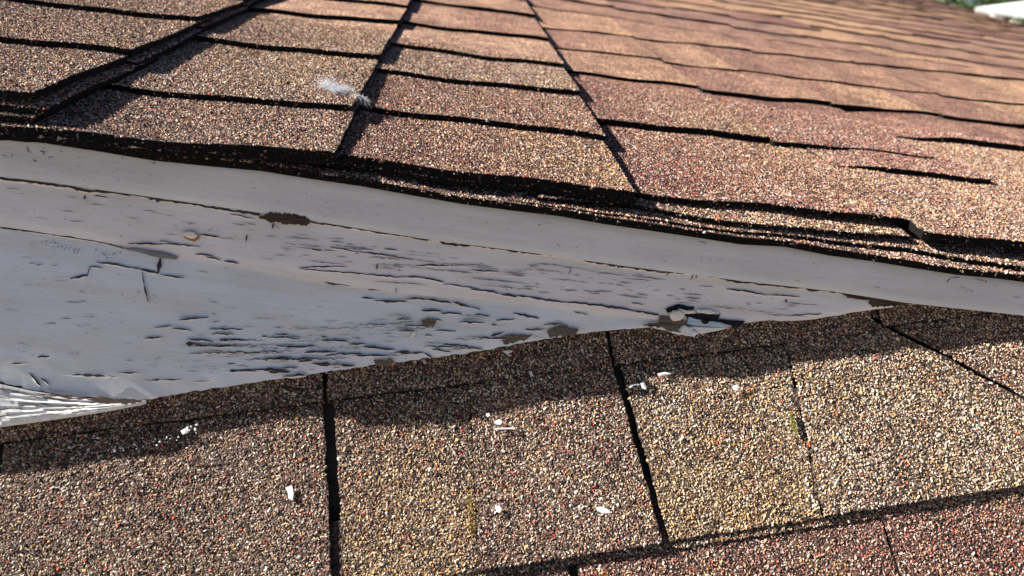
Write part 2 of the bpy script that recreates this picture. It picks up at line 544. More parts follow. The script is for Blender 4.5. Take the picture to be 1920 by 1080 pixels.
# --- the field: courses of laminated tabs to the right
EB, ET, TH = .0030, -.0040, .0072
def field_tab(u0, u1, p0, p1, top, tone, th=None, grains=2.0, bump=0.0, mid=None, slant=0.0, parent=upper, expo=None, flush=0):
    b_ = [(u0, p0), (u1, p1)] if mid is None else [(u0, p0), mid, (u1, p1)]
    z_here = (O_UP + u0 * D2 + (p0) * D1)[2]
    return slab(parent, FU, (u0, u0 + slant), (u1, u1 + slant), b_, top, EB + bump, ET + bump * .5, th or TH + bump, tone, grains=grains if z_here < 1.05 else 0, exposed=expo or min(top, max(p0, p1) + .255),
                lift=(lambda u, v, g: -flush * np.clip(1 - (u - u0) / .09, 0, 1)) if flush else None)
def f2(x0, y0, x1, y1, e=.004):
    a, b_ = uv(x0, y0, e), uv(x1, y1, e)
    return a[0], b_[0], a[1], b_[1]
CE = .1005                                                # right edge of the third column
u0, u1, v0, v1 = f2(1190, 360, 1704, 410)
field_tab(CE - .006, u1, v0 - .001, v1, .34, th=.0042, tone= T(.05, .35, .15, .75, .95), bump=.001, expo=.31)
a0, a1, b0, b1 = f2(1706, 428, 1920, 458)
field_tab(u1 + .001, .86, b0, b1 - .012, .50, T(.35, .45, .6, .55, .6), expo=.46)
field_tab(.86, 1.25, b1 - .012, b1 - .012, .46, rtone())
u0, u1, v0, v1 = f2(1520, 303, 1860, 338)
field_tab(u0, u1, v0, v1, .36, T(.15, .2, .1, .1, .95), bump=.003, flush=.0075)
u0, u1, v0, v1 = f2(1110, 222, 1442, 257)
field_tab(CE - .006, u1, v0 - .002, v1, .60, T(.1, .75, .05, .2, .95), bump=.0025, mid=(.2, v0 + .004))
w0, w1, q0, q1 = f2(1452, 263, 1752, 294)
field_tab(u1 + .0015, w1, q0, q1, .60, T(.15, .1, .1, .15, .95), bump=.001)
w2, w3, q2, q3 = f2(1668, 247, 1920, 274)
field_tab(w1 + .001, w1 + .32, q2, q3 + .003, .62, T(.1, .1, .35, .2, .95), bump=.002, flush=.0065)
field_tab(w1 + .321, w1 + .62, q3 - .09, q3 - .085, .62, rtone())
rows = [[(1050, 130, 1310, 160, .55), (1318, 168, 1558, 191, .2), (1566, 194, 1762, 212, .6), (1768, 216, 1960, 238, .15)],
        [(1030, 85, 1241, 109, .3), (1250, 116, 1385, 133, .5), (1450, 139, 1756, 175, .25), (1764, 180, 1960, 199, .4)],
        [(1015, 50, 1189, 67, .7), (1198, 72, 1408, 92, .4), (1414, 96, 1600, 114, .2), (1606, 117, 1960, 152, .3)]]
tops = [.98, 1.30, 1.50]
edge_end = []
for rw, tp in zip(rows, tops):
    prev = CE - .006
    for k, (x0, y0, x1, y1, tn) in enumerate(rw):
        u0, u1, v0, v1 = f2(x0, y0, x1, y1)
        field_tab(prev, u1, v0, v1, tp, T(tn * .7, min(1, tn + .35), tn * .5, tn * .8, .9), bump=.0006 + .0008 * (k % 2))
        prev = u1 - .002
    edge_end.append((prev, v1))
# continue those courses off to the right
for (ue, ve), tp in zip(edge_end, tops):
    u = ue
    while u < edge_u(ve) - .1:
        w_ = random.uniform(.2, .29)
        o_ = random.choice((0, 0, -.012, .02))
        field_tab(u, min(u + w_, edge_u(ve)), ve + o_, ve + o_ + .005, tp, rtone(), grains=2.3, bump=.0006 + .0008 * random.random())
        u += w_ - .002
for (vb, tp) in ((b1 - .012, .46), (q3 - .09, .62)):
    u = 1.252 if tp < .5 else w1 + .6215
    while u < edge_u(vb) - .1:
        w_ = random.uniform(.24, .3)
        field_tab(u, min(u + w_, edge_u(vb)), vb, vb + .004, tp, rtone(), grains=0)
        u += w_ + .0012
# farther courses, tab by tab as far as they can be told apart, then joined into one part
FARV, FARQ, FARM, FARC = [], [], [], []
vk = 1.215
k = 0
nfar = 0
while vk < 6.9:
    u = (.09 if vk < 1.5 else -.4) - (0 if vk < 1.5 else random.uniform(0, .2))
    while u < edge_u(vk) - .05:
        w_ = random.uniform(.19, .33)
        o_ = random.choice((0, 0, .01, -.02, .035, -.045, .06))
        ue = min(u + w_, edge_u(vk))
        z_ = (O_UP + u * D2 + vk * D1)[2]
        pc = O_UP + (u + w_ / 2) * D2 + vk * D1
        xs = pc[0] / pc[2] * F
        if vk < 2.75 and -1100 < xs < 1250:
            field_tab(u, ue, vk + o_, vk + o_ + random.uniform(-.004, .01), vk + .33, rtone(), grains=0, bump=-.0012 + .001 * random.random())
            nfar += 1
        else:
            bmp = .0006 + .001 * random.random()
            V_, Q_, M_, C_ = slab(None, FU, (u, u), (ue, ue), [(u, vk + o_), (ue, vk + o_ + .004)], vk + .33, EB + bmp, ET, TH + bmp, rtone(), grains=0, only_mesh=True)
            FARQ.append(Q_ + sum(len(x) for x in FARV)); FARV.append(V_); FARM.append(M_); FARC.append(C_)
        u += w_ - .002
    vk += .235
me = build_quads('far_shingles', np.vstack(FARV), np.vstack(FARQ), np.concatenate(FARM), np.vstack(FARC), [M_SURF, M_EDGE, M_GRAN])
o = link('far_shingles', me, FU.matrix((0, 0, 0)), upper)
o['kind'] = 'stuff'

# --- the third column of stacked tabs (lowest of the three)
def column(u_l, u_r, e, th, butts, tones, over=.05, z_lim=1.05, slope=.06, dt=.0025, jit=.0022, two=False, lift=None):
    for k in range(len(butts) - 1):
        va, vb = butts[k], butts[k + 1]
        j = random.uniform(-jit, jit)
        if isinstance(va, tuple):
            bl, br = va
        else:
            bl, br = va - slope * .1, va + slope * .1
        nxt = vb[1] if isinstance(vb, tuple) else vb + .01
        z_here = (O_UP + (u_l + u_r) / 2 * D2 + bl * D1)[2]
        m_ = ((u_l + u_r) / 2 + .03, (bl + br) / 2 - .0022)
        slab(upper, FU, (u_l, u_l), (u_r + j, u_r + j), [(u_l, bl), m_, (u_r + j, br)], nxt + over, e + dt, e - dt * 1.6, th, tones[k % len(tones)],
             grains=1.95 if z_here < z_lim else 0, z_max=1.06, exposed=nxt + .012, lift=lift)
        if two:
            slab(upper, FU, (u_l, u_l), (u_r + j + .0015, u_r + j + .003), [(u_l, bl - .0015), (m_[0], m_[1] - .0005), (u_r + j + .0015, br + .0005)], nxt + over, e + dt - th - .0004, e - dt * 1.6 - th - .0004, th - .002, tones[k % len(tones)],
                 grains=1.95 if z_here < z_lim else 0, z_max=1.06, exposed=bl + .004, lift=lift)
def bt(e, x0, y0, x1, y1, dl=0):
    a, b_ = uv(x0, y0, e - dl), uv(x1, y1, e)
    return (a[1], b_[1])
E3, E2, E1 = .0085, .0150, .031
b3 = [bt(E3 + .003, 640, 290, 1185, 358), bt(E3 + .003, 680, 205, 1110, 253), bt(E3 + .003, 700, 135, 1070, 173), bt(E3 + .003, 735, 85, 1035, 121), bt(E3 + .003, 755, 45, 1000, 70), bt(E3 + .003, 775, 0, 975, 26)]
b3 += [(b3[-1][0] + .25 * k, b3[-1][1] + .25 * k) for k in range(1, 5)]
column(-.20, CE, E3, .0068, b3, [T(.05, .75, .2, .65, .9), T(.15, .45, .25, .25, .8), T(.3, .4, .2, .3, .2), T(.3, .5, .6, .5, .5), T(.2, .4, .3, .4, .9), T(.4, .6, .5, .4, .8)], dt=.0030, two=True, lift=lambda u, v, g: .003 * np.clip((v - .05) / .1, 0, 1))
# --- the second column
b2 = [bt(E2 + .003, 0, 233, 620, 285, .006), bt(E2 + .003, 150, 160, 680, 211, .005), bt(E2 + .003, 340, 75, 710, 112, .005), bt(E2 + .003, 460, 15, 738, 44), bt(E2 + .003, 600, -8, 757, 15)]
b2 += [(b2[-1][0] + .24 * k, b2[-1][1] + .24 * k) for k in range(1, 4)]
column(-.43, -.1395, E2, .0062, b2, [T(.12, .5, .1, .4, .5), T(.2, .4, .15, .9, .15), T(.3, .5, .3, .7, .4), T(.4, .6, .4, .5, .7), T(.3, .5, .4, .5, .8)], dt=.003, two=True, lift=lambda u, v, g: .027 * (u + .142) + .0055 * np.clip((v - .04) / .1, 0, 1))
# --- the first column, three layers thick at its edge
b1_ = [(.03, .012), bt(E1 + .003, 0, 65, 240, 92), bt(E1 + .003, 70, 0, 365, 33)]
b1_ = [(b1_[0][0], b1_[0][1]), (b1_[1][0] - .03, b1_[1][1]), (b1_[2][0] - .03, b1_[2][1])]
b1_ += [(b1_[-1][0] + .21 * k, b1_[-1][1] + .21 * k) for k in range(1, 6)]
column(-.85, -.353, E1, .0055, b1_, [T(.4, .6, .3, .5, .4), T(.25, .55, .2, .5, .5), T(.3, .5, .3, .4, .5)], dt=.003, jit=.004)
for e_, du, sd in ((E1 - .0085, .006, 1), (E1 - .0145, -.002, 2)):
    bb = [(a - .004 * sd, b_ - .004 * sd) for a, b_ in b1_]
    column(-.85, -.353 + du, e_, .0048, bb, [T(.2, .3, .2, .3, .5)], dt=.0015, jit=.003)

# ------------------------------------------------------------------ white boards
def densify(pts, step=9, jit=0.0, seed=0):
    r = random.Random(seed)
    out = []
    for (x0, y0), (x1, y1) in zip(pts[:-1], pts[1:]):
        n = max(1, int(math.hypot(x1 - x0, y1 - y0) / step))
        for k in range(n):
            t = k / n
            out.append((x0 + (x1 - x0) * t + r.uniform(-jit, jit) * .5, y0 + (y1 - y0) * t + r.uniform(-jit, jit)))
    out.append(pts[-1])
    return out
def board(name, top, bottom, e, th, m, parent, label=None, wave=0.0):
    """a board whose outline is a top and a bottom polyline; front at e, thickness th behind it"""
    n = 300
    def samp(pl):
        pl = np.array(pl, float)
        d = np.concatenate([[0], np.cumsum(np.hypot(*np.diff(pl, axis=0).T))]); d /= d[-1]
        t = np.linspace(0, 1, n)
        return np.stack([np.interp(t, d, pl[:, 0]), np.interp(t, d, pl[:, 1])], -1)
    ta, ba = samp(top), samp(bottom)
    bm = bmesh.new()
    G = []
    ny = 8
    for i in range(n):
        rowv = []
        for j in range(ny + 1):
            f_ = j / ny
            x, y = ta[i] * (1 - f_) + ba[i] * f_
            q = fal(x, y, e)
            q[2] += wave * (math.sin(i * .084 + j * .5) + .6 * math.sin(i * .19 + 1.1)) - (.0007 if j in (0, ny) else 0)
            rowv.append(bm.verts.new(q))
        G.append(rowv)
    Bk = [[bm.verts.new((G[i][j].co.x, G[i][j].co.y, e - th)) for j in (0, ny)] for i in range(n)]
    for i in range(n - 1):
        for j in range(ny):
            bm.faces.new((G[i][j], G[i][j + 1], G[i + 1][j + 1], G[i + 1][j])).smooth = j not in (0, ny - 1)
        bm.faces.new((G[i][0], G[i + 1][0], Bk[i + 1][0], Bk[i][0]))
        bm.faces.new((G[i][ny], Bk[i][1], Bk[i + 1][1], G[i + 1][ny]))
        bm.faces.new((Bk[i][0], Bk[i + 1][0], Bk[i + 1][1], Bk[i][1]))
    for i in (0, n - 1):
        bm.faces.new([G[i][j] for j in range(ny + 1)] + [Bk[i][1], Bk[i][0]])
    bmesh.ops.recalc_face_normals(bm, faces=bm.faces[:])
    me = bpy.data.meshes.new(name)
    bm.to_mesh(me); bm.free()
    me.materials.append(m)
    o = link(name, me, FF.matrix((0, 0, 0)), parent)
    if label:
        o['label'] = label
    return o
trim_bot = [(-260, 294), (0, 331), (100, 343), (160, 352), (400, 386), (580, 413), (700, 433), (830, 453), (960, 469), (1180, 500), (1400, 528), (1560, 546), (1700, 568), (1920, 592), (2250, 632)]
trim_top = [(-260, 218), (0, 250), (278, 289), (480, 315), (730, 354), (960, 390), (1180, 422), (1440, 455), (1640, 484), (1920, 527), (2250, 578)]
E_T, E_M, E_L = .007, .0035, 0.0
trim = board('trim_board', trim_top, trim_bot, E_T, .02, M_TRIM, upper, 'smooth grey-white trim board under the shingle edge', wave=.00015)
mid_bot = densify([(-260, 386), (0, 425), (130, 443), (230, 461), (330, 481), (430, 492), (560, 520), (740, 549), (900, 563), (1000, 573), (1100, 583), (1190, 594), (1235, 600), (1262, 597), (1300, 601), (1345, 604), (1385, 607), (1430, 601), (1480, 602), (1530, 599), (1600, 586), (1660, 578), (1715, 571)], 14, .9, 3)
mid_top = [(-260, 284), (0, 322), (400, 378), (830, 445), (1180, 492), (1560, 538), (1715, 563)]
mid = board('fascia_board', mid_top, mid_bot, E_M, .018, M_MID, upper, 'weathered middle board with cracked paint and a rusty nail', wave=.0003)
low_top = [(-260, 372), (0, 415), (330, 470), (740, 540), (1100, 576), (1250, 590), (1375, 600)]
low_bot = densify([(-260, 752), (0, 716), (60, 730), (130, 742), (200, 749), (262, 751), (330, 739), (480, 716), (620, 696), (740, 680), (830, 668), (900, 659), (955, 648), (1040, 633), (1100, 625), (1180, 616), (1222, 613), (1262, 624), (1290, 630), (1330, 621), (1383, 607)], 9, 1.9, 5)
low_bot[0] = (-260, 690)
wedge = board('wedge_board', low_top, low_bot, E_L, .02, M_LOW, upper, 'bluish white wedge board with flaking cracked paint and bare lower edge', wave=.0005)

# sunlit splintered ledge at the bottom left corner
def sun_edge(x, y):                                     # how far a splinter must stand out here to leave the shade of the eave
    lo_, hi_ = -.02, .06
    for _ in range(18):
        m_ = (lo_ + hi_) / 2
        q = fa(x, y, m_)
        P = O_FA + q[0] * FX + q[1] * FY + m_ * FN
        t = (-H_LO - NL @ P) / (NL @ SUN)
        q = P + t * SUN
        X, Y = q[0] / q[2] * F + 960, q[1] / q[2] * F + 540
        if Y > np.interp(X, [-400, 0, 330, 620, 900], [925, 866, 820, 788, 760]):
            hi_ = m_
        else:
            lo_ = m_
    return hi_
def ledge_span(x):
    return np.interp(x, [-260, 0, 60, 130, 200, 262, 300], [690, 720, 733, 744, 750, 752, 744]), np.interp(x, [-260, 0, 60, 130, 200, 262, 300], [832, 796, 788, 778, 767, 755, 746])
def ledge_e(x, y, f_):
    fade = min(1, max(0, (270 - x) / 90))
    return sun_edge(x, y) * fade + .0010 + .0042 * f_ * fade
def ledge():
    bm = bmesh.new()
    n = 70
    rows_ = []
    r = random.Random(4)
    FR = (0, .07, .14, .22, .30, .38, .46, .54, .62, .70, .78, .86, .93, 1.0)
    rid = [[r.uniform(-1, 1) for _ in FR] for _ in range(n)]
    for i in range(1, n):                               # splinters run on for a while, then break
        for j in range(len(FR)):
            if r.random() < .93:
                rid[i][j] = rid[i - 1][j] * .96
    for i in range(n):
        x = -260 + (274 + 260) * i / (n - 1)
        yt, yb = ledge_span(x)
        rr = []
        for j, f_ in enumerate(FR):
            y = yt + (yb - yt) * f_ + (r.uniform(-1.4, 1.4) if j == len(FR) - 1 else 0)
            out = ledge_e(x, y, f_) + (.0008 * rid[i][j] * min(1, max(0, (270 - x) / 90)) if 0 < j else 0)
            rr.append(bm.verts.new(fal(x, y, max(.0004, out))))
        q = fal(x, yb + 5, out * .6)
        rr.append(bm.verts.new(q))
        q = fal(x, yb - 6, -.012)
        rr.append(bm.verts.new(q))
        rows_.append(rr)
    for a, b_ in zip(rows_[:-1], rows_[1:]):
        for j in range(len(a) - 1):
            bm.faces.new((a[j], a[j + 1], b_[j + 1], b_[j]))
    bmesh.ops.recalc_face_normals(bm, faces=bm.faces[:])
    me = bpy.data.meshes.new('splintered_ledge')
    bm.to_mesh(me); bm.free()
    me.materials.append(M_CHIP)
    o = link('splintered_ledge', me, FF.matrix((0, 0, 0)), upper)
    o['label'] = 'bright sunlit splintered lip at the bottom left of the boards'
    return o
ledge_o = ledge()

# cracks and bare spots
def ribbon(bm, pts, w0, e, rnd, taper=True):
    if FINE is not None and w0 < 2.1:
        bm = FINE
    elif LIPS is not None and w0 < 6:
        P_ = [(x, y + w0 * .45) for x, y in pts]
        n_ = len(P_)
        prev = None
        for i, (x, y) in enumerate(P_):
            tp_ = math.sin(math.pi * min(.99, (i + .15) / n_))
            h = .0009 * tp_ * rnd.uniform(.3, 1)
            a_ = LIPS.verts.new(fal(x, y, e - .0002 + h)); b_ = LIPS.verts.new(fal(x + .5, y + .2 + (w0 * .35 + rnd.uniform(.6, 2.4)) * tp_, e - .0012))
            if prev:
                LIPS.faces.new((prev[0], prev[1], b_, a_))
            prev = (a_, b_)
    n = len(pts)
    L = []
    for i, (x, y) in enumerate(pts):
        a = pts[max(0, i - 1)]; b_ = pts[min(n - 1, i + 1)]
        dx, dy = b_[0] - a[0], b_[1] - a[1]
        l = math.hypot(dx, dy) or 1
        w = w0 * (.12 + .88 * math.sin(math.pi * min(.97, max(.03, (i + .25) / (n - .5)))) if taper else 1) * rnd.uniform(.25, 1.6) * .5
        nx, ny = -dy / l * w, dx / l * w
        L.append((bm.verts.new(fal(x + nx, y + ny, e)), bm.verts.new(fal(x - nx, y - ny, e))))
    for a, b_ in zip(L[:-1], L[1:]):
        bm.faces.new((a[0], a[1], b_[1], b_[0]))
def jag(x0, y0, x1, y1, amp, rnd, step=8):
    n = max(2, int(math.hypot(x1 - x0, y1 - y0) / step))
    return [(x0 + (x1 - x0) * k / n, y0 + (y1 - y0) * k / n + (rnd.uniform(-amp, amp) if 0 < k < n else 0)) for k in range(n + 1)]
def finish(bm, name, m, parent, stuff=True):
    bmesh.ops.recalc_face_normals(bm, faces=bm.faces[:])
    me = bpy.data.meshes.new(name)
    bm.to_mesh(me); bm.free()
    me.materials.append(m)
    o = link(name, me, FF.matrix((0, 0, 0)), parent)
    if stuff:
        o['kind'] = 'stuff'
    return o
rn = random.Random(11)
FINE = LIPS = None
M_FINE = plain('hairline_crack', (.24, .23, .22), .9, .4, 200)
# on the middle board
bm = bmesh.new()
FINE, LIPS = bmesh.new(), bmesh.new()
e = E_M + .0009
seam = [(-260, 297), (0, 332), (60, 340), (120, 347), (160, 356), (210, 359), (260, 365), (300, 373), (350, 379), (420, 391), (487, 400)]
def poly_jag(pl, amp, step=7):
    out = []
    for (x0, y0), (x1, y1) in zip(pl[:-1], pl[1:]):
        out += jag(x0, y0, x1, y1, amp, rn, step)[:-1]
    return out + [pl[-1]]
ribbon(bm, poly_jag([(x, y + 1.5) for x, y in seam], 1.3), 5.0, e, rn, False)
ribbon(bm, poly_jag([(575, 415), (640, 424), (700, 434), (760, 443), (800, 449)], 1.5), 3.6, e, rn, False)
ribbon(bm, poly_jag([(800, 449), (815, 446), (830, 455), (862, 459), (900, 461), (960, 470), (1010, 476), (1045, 477), (1100, 489), (1180, 501), (1250, 510), (1310, 514), (1400, 530), (1480, 537), (1568, 547)], 2.0), 4.2, e, rn, False)
for s_ in [(210, 361, 236, 364, 5), (290, 372, 302, 375, 8), (325, 378, 342, 380, 6), (718, 431, 742, 435, 7), (835, 456, 860, 459, 6), (1150, 497, 1170, 499, 8), (1185, 500, 1200, 502, 6)]:
    ribbon(bm, jag(*s_[:4], 1, rn, 5), s_[4], e + .00004, rn)
for s_ in [(159, 366, 158, 374, 3), (463, 440, 461, 452, 3), (513, 416, 511, 429, 3.5), (708, 494, 706, 506, 2.5), (1072, 502, 1066, 515, 2), (742, 540, 743, 549, 3), (1257, 508, 1250, 517, 2.5), (1300, 515, 1296, 524, 3), (1310, 511, 1305, 522, 2.5),
           (1474, 561, 1474, 567, 3), (372, 440, 410, 444, 3.2), (408, 445, 440, 449, 1.8), (300, 451, 320, 455, 2.5), (240, 456, 305, 458, 3), (300, 456, 375, 462, 2.6), (175, 367, 200, 370, 2.4), (430, 400, 475, 410, 2.2), (900, 404 + 90, 905, 495, 2),
           (560, 501, 650, 500, 2.6), (617, 462, 665, 472, 2.4), (665, 471, 760, 484, 2.6), (616, 465, 700, 468, 2), (585, 467, 603, 470, 2.4), (720, 467, 745, 469, 2.2), (780, 497, 850, 498, 2.8), (843, 497, 900, 496, 2), (880, 506, 936, 510, 2.2), (945, 514, 985, 517, 2),
           (610, 446, 645, 449, 1.8), (690, 482, 760, 486, 2), (560, 504, 700, 515, 2.4), (690, 514, 760, 521, 2.4), (750, 517, 815, 523, 2.8), (800, 522, 832, 529, 3), (700, 527, 800, 534, 2), (830, 532, 900, 541, 2.4), (880, 541, 960, 553, 2.6), (940, 552, 960, 553, 3.4),
           (365, 476, 400, 480, 3.2), (385, 481, 412, 487, 3), (420, 489, 446, 494, 3.4), (1362, 541, 1440, 553, 3), (1020, 494, 1090, 505, 1.7), (1090, 506, 1180, 518, 2), (1180, 516, 1250, 525, 2), (1050, 543, 1085, 546, 2), (1090, 545, 1150, 547, 1.8), (1195, 551, 1215, 554, 2),
           (1225, 544, 1240, 543, 2), (1290, 558, 1308, 560, 2), (1185, 568, 1205, 571, 2.6), (1440, 552, 1500, 556, 2.2), (1485, 592, 1540, 588, 2.4)]:
    ribbon(bm, jag(*s_[:4], 1.1, rn, 7), s_[4], e, rn)
for k in range(52):
    x = rn.uniform(520, 1020); y = 425 + (x - 560) * .14 + rn.uniform(15, 62); l = rn.choice((10, 18, 30, 55, 90)) * rn.uniform(.7, 1.4)
    ribbon(bm, jag(x, y, x + l, y + l * .10, .8, rn, 7), rn.uniform(.9, 1.8), e, rn)
for k in range(48):
    x = rn.uniform(940, 1480); y = 470 + (x - 960) * .13 + rn.uniform(14, 66); l = rn.choice((8, 14, 24, 50)) * rn.uniform(.7, 1.4)
    ribbon(bm, jag(x, y, x + l, y + l * .08, .8, rn, 6), rn.uniform(.9, 1.7), e, rn)
for k in range(30):
    x = rn.uniform(0, 560); y = 335 + x * .14 + rn.uniform(14, 82); l = rn.uniform(8, 34)
    ribbon(bm, jag(x, y, x + l, y + l * .12, .7, rn, 7), rn.uniform(.7, 1.2), e, rn)
finish(bm, 'paint_cracks', M_CRACK, mid)
finish(FINE, 'hairline_cracks', M_FINE, mid)
finish(LIPS, 'paint_lips', M_MID, mid)
FINE, LIPS = bmesh.new(), bmesh.new()
# on the wedge board
bm = bmesh.new()
e = E_L + .0015
gap = poly_jag([(0, 427), (60, 434), (130, 444), (180, 452), (230, 463)], .6)
ribbon(bm, gap, 3.2, e, rn, False)
ribbon(bm, poly_jag([(950, 553), (1010, 560), (1060, 566), (1120, 572), (1190, 583), (1235, 590)], 1.5), 3.2, E_M + .0012, rn, False)
for s_ in [(595, 523, 640, 533, 7), (640, 533, 685, 537, 3), (180, 490, 262, 504, 4), (262, 504, 295, 511, 5.5), (296, 513, 301, 484, 8), (300, 514, 345, 521, 2.4), (266, 506, 270, 535, 3.6), (270, 535, 277, 566, 4), (131, 522, 164, 516, 5), (164, 516, 169, 502, 4), (166, 501, 190, 502, 2.2),
           (335, 600, 390, 595, 3), (290, 614, 322, 611, 2.4), (322, 616, 358, 620, 2.4), (270, 635, 302, 632, 2.4), (348, 644, 378, 647, 8), (375, 648, 446, 648, 4), (350, 635, 400, 640, 3), (408, 636, 480, 637, 3.4), (388, 603, 412, 602, 2), (430, 694, 480, 696, 4), (116, 702, 220, 706, 4.6),
           (20, 683, 52, 681, 3), (70, 670, 94, 668, 3.4), (55, 700, 75, 722, 5), (76, 710, 90, 720, 3), (222, 698, 262, 699, 3), (272, 712, 345, 711, 3), (8, 580, 32, 583, 2), (78, 608, 105, 606, 2), (40, 482, 60, 484, 1.8), (53, 493, 66, 494, 1.8), (68, 497, 78, 495, 2.2), (95, 498, 108, 497, 2),
           (155, 594, 180, 594, 1.6), (690, 543, 723, 545, 3), (678, 558, 702, 560, 3.4), (702, 564, 762, 566, 3.4), (760, 560, 800, 561, 3), (798, 560, 845, 567, 5), (850, 566, 880, 576, 4), (880, 575, 900, 580, 3), (790, 582, 828, 583, 3), (826, 587, 865, 588, 3), (890, 590, 918, 592, 3),
           (480, 693, 545, 697, 7), (583, 681, 650, 684, 6), (640, 686, 665, 685, 4), (495, 670, 555, 674, 5), (555, 674, 585, 676, 6), (520, 648, 565, 650, 3), (570, 661, 630, 658, 4), (630, 663, 680, 663, 4), (740, 661, 795, 661, 6), (795, 661, 808, 669, 4), (660, 666, 730, 666, 3.4), (605, 637, 652, 640, 3.6),
           (655, 645, 685, 644, 3.4), (680, 650, 715, 652, 3.4), (710, 654, 740, 655, 3.4), (535, 652, 590, 648, 3), (760, 611, 765, 620, 1), (760, 611, 800, 611, 2.6), (815, 620, 855, 621, 2.6), (830, 645, 880, 650, 3.4), (875, 652, 905, 654, 3), (920, 630, 945, 622, 3.4), (810, 655, 845, 659, 3), (530, 706, 575, 702, 4),
           (360, 755 - 40, 400, 714, 2.4), (962, 587, 1010, 597, 4), (1020, 609, 1055, 606, 3), (1075, 584, 1100, 590, 2.6), (985, 617, 1015, 619, 3), (930, 600, 965, 598, 3)]:
    ribbon(bm, jag(*s_[:4], 1.2, rn, 7), s_[4], e, rn)
for k in range(16):                                      # long splits following the grain
    x = rn.uniform(330, 880); y = rn.uniform(606, 690)
    l = rn.uniform(80, 210)
    if y + 4 > 716 - (x + l - 480) * .143:
        continue
    ribbon(bm, jag(x, y, x + l, y + l * rn.uniform(-.05, .03), 2.2, rn, 5), rn.choice((1.0, 1.3, 1.8, 2.3)), e, rn)
for k in range(80):
    x = rn.uniform(330, 1040); y = rn.uniform(575, 700); l = rn.uniform(12, 60)
    if y + 3 > 716 - (x + l - 480) * .143:
        continue
    ribbon(bm, jag(x, y, x + l, y + l * rn.uniform(-.06, .05), 1.2, rn, 5), rn.uniform(.6, 1.1), e, rn)
for k in range(75):
    x = rn.uniform(350, 1010); y = rn.uniform(590, 700)
    lim = 716 - (x - 480) * .143 - 6
    if y > lim or y < 596 - (x - 350) * .03:
        continue
    l = rn.uniform(8, 30) if rn.random() < .6 else rn.uniform(30, 75)
    ribbon(bm, jag(x, y, x + l, y + l * rn.uniform(-.04, .06), 1.5, rn, 6), rn.choice((1.1, 1.3, 1.6, 1.9, 2.2, 2.6)), e, rn)
for k in range(34):
    x = rn.uniform(0, 420); y = rn.uniform(500, 712); l = rn.uniform(5, 26)
    ribbon(bm, jag(x, y, x + l, y + rn.uniform(-2, 3), .8, rn, 7), rn.uniform(.8, 1.8), e, rn)
for k in range(70):                                      # mildew specks
    t = rn.random()
    x = 60 + t * 150 + rn.gauss(0, 8); y = 452 + t * 26 + rn.gauss(0, 5); s_ = rn.uniform(.5, 1.5)
    vs = [bm.verts.new(fal(x + math.cos(a) * s_, y + math.sin(a) * s_, e)) for a in (0, 1.3, 2.6, 3.9, 5.1)]
    bm.faces.new(vs)
finish(bm, 'paint_cracks', M_CRACK, wedge)
finish(FINE, 'hairline_cracks', M_FINE, wedge)
finish(LIPS, 'paint_lips', M_LOW, wedge)
FINE = LIPS = None
# splits in the sunlit lip
bm = bmesh.new()
for f_, xa, xb, w_ in ((.12, -40, 60, 4), (.2, 40, 150, 3), (.34, -60, 30, 2.5), (.45, 20, 120, 3.4), (.52, 100, 190, 2.5), (.62, -30, 70, 2.2), (.7, 60, 165, 2.6), (.8, -50, 40, 3), (.86, 30, 130, 2), (.05, 60, 200, 4.5), (.3, 150, 230, 3)):
    L = []
    for k in range(15):
        x = xa + (xb - xa) * k / 14
        yt, yb = ledge_span(x)
        y = yt + (yb - yt) * f_ + rn.uniform(-1.2, 1.2)
        w2 = w_ * math.sin(math.pi * (k + .3) / 14.6) * rn.uniform(.4, 1.2) * .5
        L.append([bm.verts.new(fal(x, y + q_ * w2, ledge_e(x, y, f_) + .0017)) for q_ in (-1, 1)])
    for a, b_ in zip(L[:-1], L[1:]):
        bm.faces.new((a[0], a[1], b_[1], b_[0]))
finish(bm, 'wood_splits', M_WOOD, ledge_o)
# faint marks on the trim board
bm = bmesh.new()
e = E_T + .0006
for s_ in [(50, 274, 54, 286, 1.4), (46, 282, 56, 280, 1.2), (52, 284, 60, 286, 1), (78, 282, 84, 292, 1.3), (74, 283, 90, 285, 1.2), (90, 294, 100, 296, 1.2), (115, 273, 114, 285, 1.4), (110, 284, 120, 285, 1), (0, 290, 18, 294, 1.3), (22, 288, 23, 295, 1.2), (62, 299, 69, 303, 1.5), (143, 310, 152, 312, 1.2), (228, 293, 231, 300, 1),
           (280, 305, 292, 306, 1.3), (290, 299, 288, 307, 1), (1775, 530, 1783, 521, 2), (1783, 521, 1800, 520, 1.6), (1828, 523, 1848, 527, 2), (1848, 527, 1850, 530, 1.5), (1800, 537, 1812, 540, 1.3), (1808, 548, 1820, 543, 1.4), (1820, 543, 1826, 548, 1.2), (1866, 534, 1870, 539, 1.4), (1900, 557, 1914, 558, 1.5),
           (1310, 452, 1325, 457, 2.2), (1490, 526, 1500, 526, 1.2), (1640, 538, 1650, 539, 1.2), (1044, 458, 1048, 459, 1.5), (1525, 494, 1527, 495, 2), (625, 399, 627, 400, 2), (707, 402, 709, 403, 1.8), (1010, 421, 1013, 422, 2)]:
    ribbon(bm, jag(*s_[:4], .9, rn, 4), s_[4], e, rn)
finish(bm, 'surface_marks', M_CRACK, trim)

